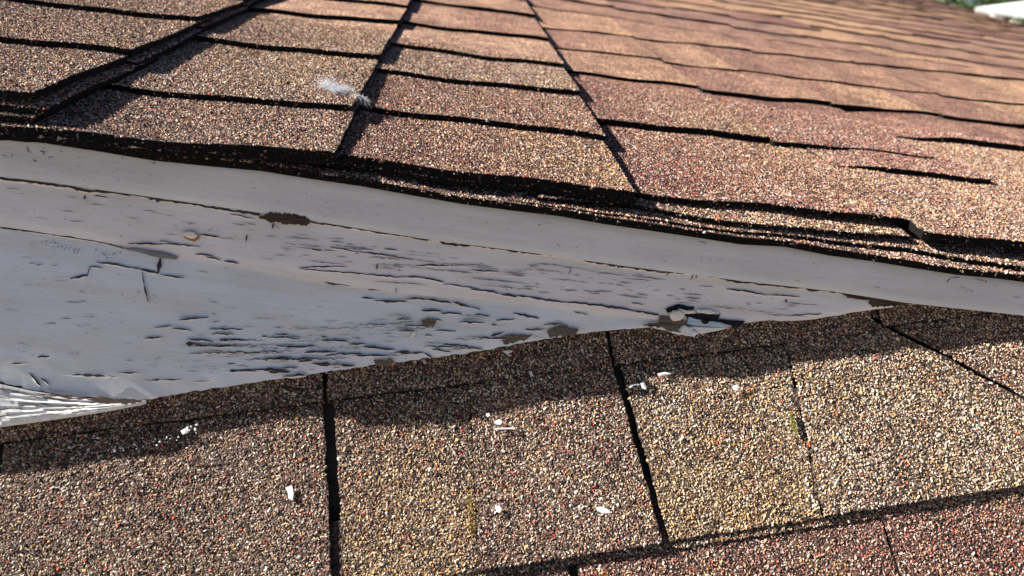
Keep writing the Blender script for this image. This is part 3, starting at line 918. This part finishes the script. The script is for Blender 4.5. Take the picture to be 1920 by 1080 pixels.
def blob(name, pts, e, m, parent, rise=0.0, jit=1.2, label=None):     # irregular patch outlined by pixels, domed by rise, with a thin edge
    if name == 'bare_patch':
        pl = densify(pts + [pts[0]], 3.2, 2.4, int(pts[0][0] + pts[0][1]))[:-1]
    else:
        pl = densify(pts + [pts[0]], 6, jit, int(pts[0][0] + pts[0][1]))[:-1]
    bm = bmesh.new()
    cx = sum(p[0] for p in pl) / len(pl); cy = sum(p[1] for p in pl) / len(pl)
    outer = [bm.verts.new(fal(x, y, e)) for x, y in pl]
    inner = [bm.verts.new(fal(cx + (x - cx) * .72, cy + (y - cy) * .72, e + rise)) for x, y in pl]
    n = len(pl)
    for k in range(n):
        j = (k + 1) % n
        bm.faces.new((outer[k], outer[j], inner[j], inner[k]))
    c_ = bm.verts.new(fal(cx, cy, e + rise * 1.15))
    for k in range(n):
        bm.faces.new((inner[k], inner[(k + 1) % n], c_))
    back = [bm.verts.new(fal(x, y, e - .0006)) for x, y in pl]
    for k in range(n):
        j = (k + 1) % n
        bm.faces.new((outer[k], back[k], back[j], outer[j]))
    o = finish(bm, name, m, parent, False)
    if label:
        o['label'] = label
    return o
blob('bare_patch', [(484, 408), (503, 399), (540, 401), (572, 407), (582, 415), (578, 422), (545, 421), (508, 416)], E_T + .0003, M_WOODR, mid, label='dark bare wood patch just below the trim board')
blob('bare_patch', [(1566, 545), (1610, 549), (1700, 565), (1714, 570), (1690, 573), (1665, 575), (1645, 577), (1628, 571), (1632, 563), (1590, 557)], E_M + .0011, M_WOODR, mid, label='brown rotten wood at the right tip of the board')
blob('bare_patch', [(790, 599), (815, 597), (818, 603), (812, 613), (795, 612)], E_L + .0016, M_WOOD, wedge)
blob('bare_patch', [(700, 676), (735, 673), (742, 678), (728, 683), (704, 684)], E_L + .0016, M_WOOD, wedge)
blob('bare_patch', [(936, 632), (960, 627), (1000, 629), (985, 637), (960, 643), (945, 645)], E_L + .0016, M_WOOD, wedge)
blob('bare_patch', [(1026, 620), (1050, 609), (1062, 611), (1070, 616), (1086, 618), (1078, 628), (1050, 631), (1030, 634)], E_L + .0016, M_WOOD, wedge)
blob('bare_patch', [(1236, 592), (1262, 594), (1282, 603), (1296, 610), (1282, 622), (1262, 621), (1230, 613), (1205, 610), (1215, 606), (1235, 605)], E_M + .0011, M_WOOD, wedge)
blob('bare_patch', [(178, 744), (262, 750), (268, 753), (235, 758), (196, 757), (170, 750)], .0135, M_WOOD, ledge_o)
# fly specks and grit stuck to the paint
for brd, e_, y0_, y1_ in ((trim, E_T + .0003, lambda x: 262 + x * .14, lambda x: 326 + x * .137), (mid, E_M + .0007, lambda x: 338 + x * .143, lambda x: 418 + x * .15 if x < 1000 else 570), (wedge, E_L + .0012, lambda x: 490 + x * .09, lambda x: 728 - x * .06)):
    bm = bmesh.new()
    for k in range(150):
        x = rn.uniform(5, 1500 if brd is not wedge else 850)
        y = rn.uniform(y0_(x) + 4, y1_(x) - 4)
        s_ = rn.choice((.35, .45, .6, .9))
        bm.faces.new([bm.verts.new(fal(x + math.cos(a) * s_ * rn.uniform(.8, 2.2), y + math.sin(a) * s_, e_)) for a in (0, 1.3, 2.6, 3.9, 5.1)])
    finish(bm, 'grit_specks', M_FINE, brd)
# rotten hole with curled flakes
blob('rot_hole', [(1248, 579), (1270, 571), (1302, 575), (1300, 581), (1262, 582), (1252, 588)], E_M + .0012, M_HOLE, mid, label='dark rotten hole in the board')
blob('rot_hole', [(1283, 589), (1305, 587), (1348, 590), (1352, 586), (1347, 597), (1378, 603), (1398, 603), (1385, 613), (1330, 604), (1290, 600)], E_M + .0013, M_HOLE, mid, label='long dark rotten split in the board')
blob('paint_flake', [(1288, 607), (1292, 594), (1296, 597), (1313, 599), (1320, 600), (1332, 602), (1350, 604), (1372, 611), (1365, 614), (1330, 612), (1305, 610)], E_M + .0022, M_BLUE, mid, .0003, .5, label='pale blue flake inside the rotten split')
blob('nail_hole', [(1314, 600), (1330, 600), (1328, 606), (1322, 608), (1316, 605)], E_M + .0031, M_HOLE, mid, 0, .2)
blob('paint_flake', [(1255, 589), (1262, 582), (1275, 580), (1284, 586), (1281, 595), (1276, 601), (1262, 602), (1257, 597)], E_M + .0026, M_CREAM, mid, .003, .5, label='round curled cream paint flake by the rotten hole')
blob('paint_flake', [(1272, 578), (1292, 583), (1303, 582), (1304, 588), (1284, 588), (1276, 585)], E_M + .0024, M_CREAM, mid, .0008, .5)
blob('paint_flake', [(1270, 619), (1278, 611), (1283, 608), (1290, 612), (1300, 612), (1302, 619), (1310, 624), (1300, 632), (1290, 630), (1280, 623)], E_L + .004, M_CHIP, wedge, .002, .8, label='star shaped white paint flake hanging from the lower edge')
blob('paint_flake', [(1306, 580), (1330, 580), (1348, 587), (1330, 589), (1308, 586)], E_M + .0022, M_MID, mid, .0004, .4)
blob('paint_flake', [(1298, 612), (1330, 614), (1372, 614), (1340, 621), (1312, 626)], E_L + .0034, M_MID, wedge, .0004, .4)
blob('paint_flake', [(768, 634), (774, 623), (780, 620), (780, 625), (774, 634)], E_L + .0018, M_CREAM, wedge, .0008, .3)
blob('rust_stain', [(344, 439), (352, 434), (368, 436), (374, 446), (366, 453), (352, 450), (345, 446)], E_M + .0009, M_RUST, mid, .0001, .8)
blob('nail_head', [(342, 436), (350, 432), (366, 435), (371, 442), (364, 448), (352, 446), (344, 441)], E_M + .0016, M_CREAM, mid, .0016, .3, label='old nail head ringed with rust')
blob('lifted_sliver', [(215, 462), (262, 466), (310, 474), (336, 482), (330, 487), (300, 484), (262, 474), (228, 466)], E_M + .0008, plain('shade_tinted_wood', (.22, .21, .21), .8, .25, 90), mid, .0006, .6, label='lifted sliver tinted shade-grey where the board meets the wedge board')  # the grey paints in the shade on the lifted board edge

# ------------------------------------------------------------------ lower roof
_a, _b = O_LO + 0 * D3, O_LO + D3
LIM0 = (-.030 - (NU @ (_a - 0 * O_UP) + H_UP)) / (NU @ _b - NU @ _a)
LIMK = (NU @ D4) / (NU @ D3)
box_part('roof_deck', FL, [(-1.6, -1.2), (2.0, -1.2), (2.0, LIM0 - LIMK * 2.0 + .01), (-1.6, LIM0 + LIMK * 1.6 + .01)], -.06, -.0115, M_DECK, lower)
LB, LT, LTH = .0022, -.0025, .0048
def low_slab(s_l, s_r, t_b, t_t, de, tone, left=None, right=None, grains=1.85, exposed=None, butt=None, th=None, sj=.0013):
    s_r = right[0] if right else s_r
    L = left or (s_l, s_l); R_ = right or (s_r, s_r)
    b_ = butt or [(s_l, t_b), (s_r, t_b)]
    lo_s, hi_s = min(L), max(R_)
    tb_ = max(p[1] for p in b_)
    lim = lambda x: LIM0 - LIMK * x                    # where this plane runs in under the upper roof
    if tb_ > lim(lo_s) - .03:
        return None
    while tb_ > lim(hi_s) - .012:
        hi_s -= .01
    if hi_s < max(R_):
        R_ = (min(R_[0], hi_s), min(R_[1], hi_s))
        b_ = [(s_l, t_b), (R_[0], t_b)]
    t_t = [(x, min(t_t, lim(x))) for x in np.linspace(lo_s, hi_s, 25)]
    return slab(lower, FL, L, R_, b_, t_t, LB + de, LT + de, (th or LTH) + de, tone, grains=grains, exposed=exposed, z_max=1.5, edge_jit=.0007, side_jit=sj)
TB = -.139                                               # butt of the main course
RC = .0045                                               # butt of the course in the shade
low_slab(-.400, -.1545, TB - .008, .06, 0, T(.35, .1, .05, .2, .5), exposed=.02)
low_slab(-.660, -.408, TB - .008, .06, .001, rtone(), exposed=.02)
low_slab(-.1455, -.0455, TB - .001, .06, 0, T(.95, .85, 0, .1, .55), right=(-.0455, -.031), exposed=.02)
low_slab(-.045, .0965, TB - .001, .06, .0026, T(.1, .05, .45, .25, .45), left=(-.045, -.0305), right=(.0975, .0815), exposed=.02)
low_slab(.1035, .2285, TB, .06, .0004, T(.95, .9, .0, .15, .1), left=(.1035, .0885), right=(.2285, .243), exposed=.02)
low_slab(.229, .52, TB + .001, .06, .0026, T(.2, .25, .45, .4, .12), left=(.229, .2435), right=(.518, .266), exposed=.02, sj=.005)
low_slab(.525, .78, TB + .002, .06, .0012, T(.3, .3, .35, .35, .5), left=(.525, .273), right=(.78, .56), exposed=.02, sj=.005)
# second ply under the main course
low_slab(-.1455, .0975, TB - .0065, TB + .05, -.0013, T(.4, .4, .4, .4, .3), exposed=TB + .004, th=.0045)
low_slab(.103, .53, TB - .006, TB + .05, -.0013, T(.5, .5, .4, .4, .3), exposed=TB + .004, th=.0045)
# course in the shade, running up under the boards
low_slab(-.72, -.153, RC, .24, .0010, T(.2, .2, .2, .2, .4), exposed=.10)
low_slab(-.150, .085, RC, .24, .0014, T(.3, .3, .2, .2, .4), exposed=.10)
low_slab(.088, .322, RC, .24, .0010, T(.3, .3, .2, .2, .4), exposed=.10)
low_slab(.329, .80, RC + .004, .24, .0010, T(.3, .3, .2, .2, .4), exposed=.10)
# course at the bottom edge of the picture and those below it
RB = TB - .146
low_slab(-.225, .0225, RB, TB + .05, .0003, T(.1, .15, .2, .15, .9), exposed=TB + .006)
low_slab(.0295, .2765, RB, TB + .05, .0003, T(.1, .1, .1, .05, .95), exposed=TB + .006)
low_slab(.2775, .53, RB, TB + .05, .0014, T(.1, .1, .1, .1, 1.0), exposed=TB + .006)
low_slab(.537, .78, RB, TB + .05, .0003, rtone(), exposed=TB + .006)
low_slab(-.50, -.233, RB, TB + .05, .0003, rtone(), grains=0)
low_slab(-.78, -.507, RB, TB + .05, .0003, rtone(), grains=0)
for kk in range(1, 5):
    s_ = -.95 + .1 * (kk % 2)
    while s_ < 1.6:
        low_slab(s_, s_ + .243, RB - .146 * kk, RB - .146 * (kk - 1) + .05, 0, rtone(), grains=0)
        s_ += .25

# ------------------------------------------------------------------ small things lying on the roofs
def chip(name, pts, e, label, cat='paint chip', group='paint chips fallen on the lower roof', m=None, curl=.0012):
    q = [st(x, y, e) for x, y in pts]
    cx = sum(p[0] for p in q) / len(q); cy = sum(p[1] for p in q) / len(q)
    bm = bmesh.new()
    rr = random.Random(int(pts[0][0]))
    n = len(q)
    top = [bm.verts.new((x - cx, y - cy, rr.uniform(0, curl))) for x, y in q]
    bot = [bm.verts.new((v.co.x, v.co.y, v.co.z - .0006)) for v in top]
    ct = bm.verts.new((0, 0, curl * .9)); cb = bm.verts.new((0, 0, curl * .9 - .0006))
    for k in range(n):
        j = (k + 1) % n
        bm.faces.new((top[k], top[j], ct)); bm.faces.new((bot[j], bot[k], cb)); bm.faces.new((top[k], bot[k], bot[j], top[j]))
    bmesh.ops.recalc_face_normals(bm, faces=bm.faces[:])
    me = bpy.data.meshes.new(name)
    bm.to_mesh(me); bm.free()
    me.materials.append(m or M_CHIP)
    o = link(name, me, FL.matrix((cx, cy, e)))
    tag(o, label, cat, group)
    return o
ce = .0030
chip('paint_chip', [(535, 914), (548, 911), (551, 925), (549, 938), (541, 935), (540, 924)], ce, 'largest white paint chip, on the lower shingle left of the first dark slot')
chip('paint_chip', [(928, 790), (936, 786), (942, 792), (938, 797), (931, 796)], ce + .002, 'small white paint chip just below the shade, above a thin white splinter')
chip('paint_splinter', [(926, 803), (966, 802), (966, 805), (927, 806)], ce + .002, 'thin white straight splinter just below the shade edge', 'splinter')
chip('paint_chip', [(928, 949), (937, 948), (941, 955), (937, 962), (931, 960)], ce + .002, 'small white paint chip beside the ochre moss streak')
chip('paint_chip', [(1117, 951), (1128, 950), (1140, 955), (1145, 962), (1130, 963), (1120, 958)], ce + .002, 'oblong white paint chip left of the second dark slot, low on the shingle')
chip('paint_chip', [(1373, 724), (1382, 721), (1387, 727), (1382, 733), (1375, 731)], ce, 'white paint chip right on the shade edge of the lower roof')
chip('paint_chip', [(1326 - 2, 731), (1334, 729), (1336, 732), (1327, 734)], ce, 'tiny white paint sliver on the shade edge, left of a bigger chip')
chip('paint_chip', [(1200, 719), (1207, 717), (1213, 725), (1211, 731), (1204, 728)], ce + .0012, 'white paint chip in the shade beside a curled strip')
chip('paint_curl', [(1178, 726), (1186, 720), (1198, 720), (1199, 722), (1188, 723), (1181, 728)], ce + .0012, 'curled white paint strip in the shade above the second dark slot', 'paint curl')
chip('paint_chip', [(1232, 701), (1246, 698), (1258, 701), (1247, 705), (1236, 706)], ce, 'grey oval paint flake in the deep shade of the lower roof')
chip('paint_chip', [(991, 697), (997, 696), (1000, 704), (996, 707)], ce + .002, 'narrow grey paint flake in the deep shade, upright')
chip('paint_chip', [(339, 808), (350, 803), (358, 806), (352, 812), (343, 815)], ce, 'white crumb of paint at the left end of the shade edge')
chip('paint_chip', [(632, 858), (638, 857), (638, 863), (633, 864)], ce - .004, 'tiny white paint speck lodged in the first dark slot')
chip('paint_chip', [(942, 659), (955, 656), (962, 659), (950, 664)], ce + .005, 'grey paint scrap just under the bare lower edge of the boards')
chip('paint_chip', [(911, 776), (917, 775), (919, 780), (914, 782)], ce + .002, 'speck of white paint directly above a small chip near the shade edge')
chip('paint_chip', [(802, 878), (809, 876), (811, 882), (804, 884)], ce, 'pale paint speck in the middle of the tab between the slot and moss streak')
# crumbs of old paint along the edge of the shade
bm = bmesh.new()
rr = random.Random(21)
def crumbs(x0, y0, x1, y1, n, sc_, e):
    for k in range(n):
        t = rr.random()
        x = x0 + (x1 - x0) * t + rr.gauss(0, 3); y = y0 + (y1 - y0) * t + rr.gauss(0, 3.2)
        s, t2 = st(x, y, e)
        z = rr.uniform(.4, 1.5) * sc_
        c_ = [bm.verts.new((s + math.cos(a) * z * rr.uniform(.6, 1.3), t2 + math.sin(a) * z * rr.uniform(.6, 1.3), e)) for a in (0, 1.3, 2.5, 3.8, 5)]
        tp = bm.verts.new((s, t2, e + z * .9))
        for i in range(5):
            bm.faces.new((c_[i], c_[(i + 1) % 5], tp))
crumbs(205, 845, 335, 822, 40, .0006, .0030)
crumbs(338, 808, 372, 800, 14, .0008, .0032)
crumbs(882, 738, 950, 727, 34, .0005, .0035)
crumbs(848, 746, 872, 743, 10, .0007, .0032)
crumbs(1500, 880, 1530, 950, 14, .001, .005)
me = bpy.data.meshes.new('paint_crumbs')
bm.to_mesh(me); bm.free()
me.materials.append(M_CHIP)
o = link('paint_crumbs', me, FL.matrix((0, 0, 0)))
o['kind'] = 'stuff'
o['label'] = 'white crumbs of old paint scattered along the shade edge'
# moss
def moss(pts, w, label, c_, e):
    bm = bmesh.new()
    rr = random.Random(int(pts[0][0]))
    q = [st(x, y, e) for x, y in pts]
    for k in range(260):
        t = rr.random() * (len(q) - 1)
        i = min(int(t), len(q) - 2); f_ = t - i
        s = q[i][0] + (q[i + 1][0] - q[i][0]) * f_ + rr.gauss(0, w * (.35 + .65 * math.sin(math.pi * t / (len(q) - 1))))
        u = q[i][1] + (q[i + 1][1] - q[i][1]) * f_ + rr.gauss(0, w * .5)
        z = rr.uniform(.0004, .0009)
        c2 = [bm.verts.new((s + math.cos(a) * z, u + math.sin(a) * z, e)) for a in (0, 2.1, 4.2)]
        tp = bm.verts.new((s + rr.uniform(-z, z), u + rr.uniform(-z, z), e + z * rr.uniform(1, 2.2)))
        for j in range(3):
            bm.faces.new((c2[j], c2[(j + 1) % 3], tp))
    me = bpy.data.meshes.new('moss')
    bm.to_mesh(me); bm.free()
    me.materials.append(plain('moss_' + str(int(c_[1] * 1000)), c_, .95, .4, 400))
    o = link('moss', me, FL.matrix((0, 0, 0)))
    tag(o, label, 'moss', 'moss streaks on the lower roof')
moss([(879, 920), (882, 950), (884, 985), (885, 998)], .0022, 'ochre brown moss streak at the joint between two tabs, below the shade', (.26, .17, .035), .0036)
moss([(1482, 772), (1487, 795), (1493, 815)], .0010, 'small yellow-green moss streak on the joint right of the second slot', (.20, .19, .03), .004)

# feather: two downy tufts on a bent shaft
def feather():
    bm = bmesh.new()
    rr = random.Random(9)
    e0 = E2 + .004
    def P(x, y, e):
        u, v = uv(x, y, e)
        return np.array([u, v, e])
    def strand(a, b_, sag, w, n=6):
        pts = []
        off = np.array([rr.uniform(-.002, .002), rr.uniform(-.002, .002), sag])
        for k in range(n + 1):
            t = k / n
            pts.append(a * (1 - t) + b_ * t + off * math.sin(math.pi * t) + np.array([rr.gauss(0, .0002)] * 3))
        prev = None
        for k, p in enumerate(pts):
            ww = w * (1 - .75 * k / n)
            v1 = bm.verts.new(p + np.array([0, ww, ww * .6])); v2 = bm.verts.new(p - np.array([0, ww, ww * .6]))
            if prev:
                bm.faces.new((prev[0], prev[1], v2, v1))
            prev = (v1, v2)
    shaft = [P(658, 178, e0 + .001), P(645, 170, e0 + .003), P(630, 173, e0 + .005), P(618, 165, e0 + .004), P(607, 158, e0 + .004)]
    for a, b_ in zip(shaft[:-1], shaft[1:]):
        strand(a, b_, .0005, .0004, 4)
        for k in range(190):
            t = rr.random()
            p = a * (1 - t) + b_ * t
            d = np.array([rr.gauss(-.001, .006), rr.gauss(-.002, .015), rr.uniform(-.001, .009)])
            strand(p, p + d, rr.uniform(-.001, .004), rr.uniform(.00010, .0002))
    tip = [P(655, 182, e0 + .002), P(668, 178, e0 + .005), P(682, 183, e0 + .003), P(690, 192, e0 - .002)]
    for a, b_ in zip(tip[:-1], tip[1:]):
        strand(a, b_, .0005, .0004, 4)
        for k in range(70):
            t = rr.random()
            p = a * (1 - t) + b_ * t
            d = np.array([rr.uniform(-.003, .007), rr.uniform(-.026, -.002), rr.uniform(-.007, .004)])
            strand(p, p + d, rr.uniform(0, .003), rr.uniform(.00010, .0002))
    c0 = np.mean([v.co for v in bm.verts], axis=0)
    for v in bm.verts:
        v.co -= Vector(c0)
    me = bpy.data.meshes.new('feather')
    bm.to_mesh(me); bm.free()
    m, nt, b = mat('down')
    b.inputs['Base Color'].default_value = (.62, .64, .67, 1)
    b.inputs['Roughness'].default_value = .8
    tr = N(nt, 'ShaderNodeBsdfTranslucent')
    tr.inputs[0].default_value = (.58, .61, .66, 1)
    mx = N(nt, 'ShaderNodeMixShader')
    mx.inputs[0].default_value = .4
    nt.links.new(b.outputs[0], mx.inputs[1]); nt.links.new(tr.outputs[0], mx.inputs[2])
    tp = N(nt, 'ShaderNodeBsdfTransparent')
    mx2 = N(nt, 'ShaderNodeMixShader')
    mx2.inputs[0].default_value = .3
    nt.links.new(mx.outputs[0], mx2.inputs[1]); nt.links.new(tp.outputs[0], mx2.inputs[2])
    nt.links.new(mx2.outputs[0], nt.nodes['Material Output'].inputs[0])
    me.materials.append(m)
    o = link('feather', me, FU.matrix(c0))
    tag(o, 'fluffy white downy feather caught on the corner of an upper shingle', 'feather')
feather()

# ------------------------------------------------------------------ beyond the roof: white neighbour roof, trees, ground
def world_mesh(name, bm, mats, parent=None, loc=(0, 0, 0)):
    bmesh.ops.recalc_face_normals(bm, faces=bm.faces[:])
    me = bpy.data.meshes.new(name)
    bm.to_mesh(me); bm.free()
    for m in mats:
        me.materials.append(m)
    M = Matrix.Translation(Vector(loc)) if parent is None else parent_world[parent.name]
    o = bpy.data.objects.new(name, me)
    col.objects.link(o)
    if parent is not None:
        o.parent = parent
    else:
        o.location = loc
    return o
M_GROUND = plain('ground', (.27, .235, .185), .95, .4, 3)
bm = bmesh.new()
bmesh.ops.create_grid(bm, x_segments=40, y_segments=40, size=400)
g = world_mesh('ground', bm, [M_GROUND])
g['kind'] = 'structure'
def at(x, y, dist):                                      # a point in the world seen at that pixel, dist metres ahead
    return W(ray(x, y) * dist)
# neighbour's white roof slope with a gravel-rough gutter line
M_WROOF = plain('white_roof', (.80, .80, .76), .6, .05, 4)
M_GUT = plain('gutter', (.55, .50, .42), .8, .3, 8)
M_WALL = plain('wall', (.50, .47, .42), .9, .1, 3)
pL = at(1828, 14, 9.0); pR = at(1925, 46, 8.9)
ax = nrm([pR[0] - pL[0], pR[1] - pL[1], 0])
away = nrm([-ax[1], ax[0], 0])
if away[1] < 0:
    away = -away
base = Vector((pL[0], pL[1], 0))
nh = empty('neighbour_house', base, 'neighbouring house with bright white roof slope beyond the shingle roof edge', 'house')
parent_world[nh.name] = Matrix.Translation(base)
dz = (pR[2] - pL[2])
Lx = np.linalg.norm((pR - pL)[:2])
def hp(a, b_, z):                                        # a along the gutter in units of pL->pR, b away
    return Vector((ax[0] * a * Lx + away[0] * b_, ax[1] * a * Lx + away[1] * b_, z))
zl = pL[2]
bm = bmesh.new()
v = [bm.verts.new(hp(a, b_, zl + dz * min(a, 1.2) + s_)) for a, b_, s_ in ((0, 0, 0), (6, 0, 0), (6, 2.0, .75), (4.2, 2.0, .75), (0, 0, -.05), (6, 0, -.05), (6, 2.0, .70), (4.2, 2.0, .70))]
for f_ in ((0, 1, 2, 3), (4, 5, 6, 7), (0, 1, 5, 4), (1, 2, 6, 5), (2, 3, 7, 6), (3, 0, 4, 7)):
    bm.faces.new([v[k] for k in f_])
world_mesh('roof', bm, [M_WROOF], nh)
bm = bmesh.new()
rr = random.Random(2)
prev = None
for k in range(61):
    a = 6 * k / 60 + .0
    j = rr.uniform(-.012, .012)
    ring = [bm.verts.new(hp(a, b_ + j, zl + dz * min(a, 1.2) + s_ + rr.uniform(-.008, .008))) for b_, s_ in ((-.06, -.02), (-.10, -.05), (-.08, -.11), (-.01, -.11))]
    if prev:
        for i in range(3):
            bm.faces.new((prev[i], prev[i + 1], ring[i + 1], ring[i]))
    prev = ring
world_mesh('gutter', bm, [M_GUT], nh)
bm = bmesh.new()
v = [bm.verts.new(hp(a, b_, z)) for a, b_, z in ((.4, .25, 0), (6, .25, 0), (6, 1.9, 0), (.4, 1.9, 0), (.4, .25, zl - .3), (6, .25, zl - .3), (6, 1.9, zl - .3), (.4, 1.9, zl - .3))]
for f_ in ((0, 1, 2, 3), (4, 5, 6, 7), (0, 1, 5, 4), (1, 2, 6, 5), (2, 3, 7, 6), (3, 0, 4, 7)):
    bm.faces.new([v[k] for k in f_])
world_mesh('wall', bm, [M_WALL], nh)
# own house under the roofs: a plain wall so nothing floats
def tree(loc, h, rad, seed, label):
    t = empty('tree', loc, label, 'tree', 'trees behind the roofs')
    parent_world[t.name] = Matrix.Translation(Vector(loc))
    rr = random.Random(seed)
    bm = bmesh.new()
    prev = None
    for k in range(7):
        z = h * .75 * k / 6; r = .16 * (1 - .12 * k)
        ring = [bm.verts.new((math.cos(a) * r + .05 * math.sin(k), math.sin(a) * r + .04 * k / 3, z)) for a in np.linspace(0, 6.28, 9)[:-1]]
        if prev:
            for i in range(8):
                bm.faces.new((prev[i], prev[(i + 1) % 8], ring[(i + 1) % 8], ring[i]))
        prev = ring
    world_mesh('trunk', bm, [M_WOOD], t)
    cl = [(rr.gauss(0, rad * .45), rr.gauss(0, rad * .45), h * rr.uniform(.35, 1.0), rad * rr.uniform(.25, .5)) for _ in range(40)]
    V, Q = [], []
    for cx, cy, cz, cr in cl:
        for _ in range(520):
            d = nrm([rr.gauss(0, 1), rr.gauss(0, 1), rr.gauss(0, 1)]) * cr * rr.uniform(.55, 1.05)
            p = np.array([cx, cy, cz]) + d
            a = nrm([rr.gauss(0, 1), rr.gauss(0, 1), rr.gauss(0, .5)]); b_ = nrm(np.cross(a, [rr.gauss(0, 1), rr.gauss(0, 1), rr.gauss(0, 1)]))
            s_ = rr.uniform(.035, .07)
            k = len(V)
            V += [p + a * s_, p + b_ * s_ * .55, p - a * s_, p - b_ * s_ * .55]
            Q.append((k, k + 1, k + 2, k + 3))
    me = bpy.data.meshes.new('crown')
    me.from_pydata([tuple(x) for x in V], [], Q)
    me.materials.append(M_LEAF)
    o = bpy.data.objects.new('crown', me)
    col.objects.link(o); o.parent = t
M_LEAF = plain('leaves', (.055, .085, .025), .6, .5, 6)
for px, d, h, rad, sd, lb in ((1745, 14.5, 5.0, 1.8, 3, 'leafy tree half hidden by the far left end of the roof edge'), (1790, 13.5, 4.6, 1.7, 1, 'dark green leafy tree seen between the roof edge and white roof'), (1890, 16.0, 5.6, 2.0, 2, 'taller leafy tree standing behind the white neighbour roof')):
    p = at(px, 0, d)
    tree((p[0], p[1], 0), h, rad, sd, lb)
print('triangles in shingles', TRI_COUNT[0], 'far tabs', nfar)
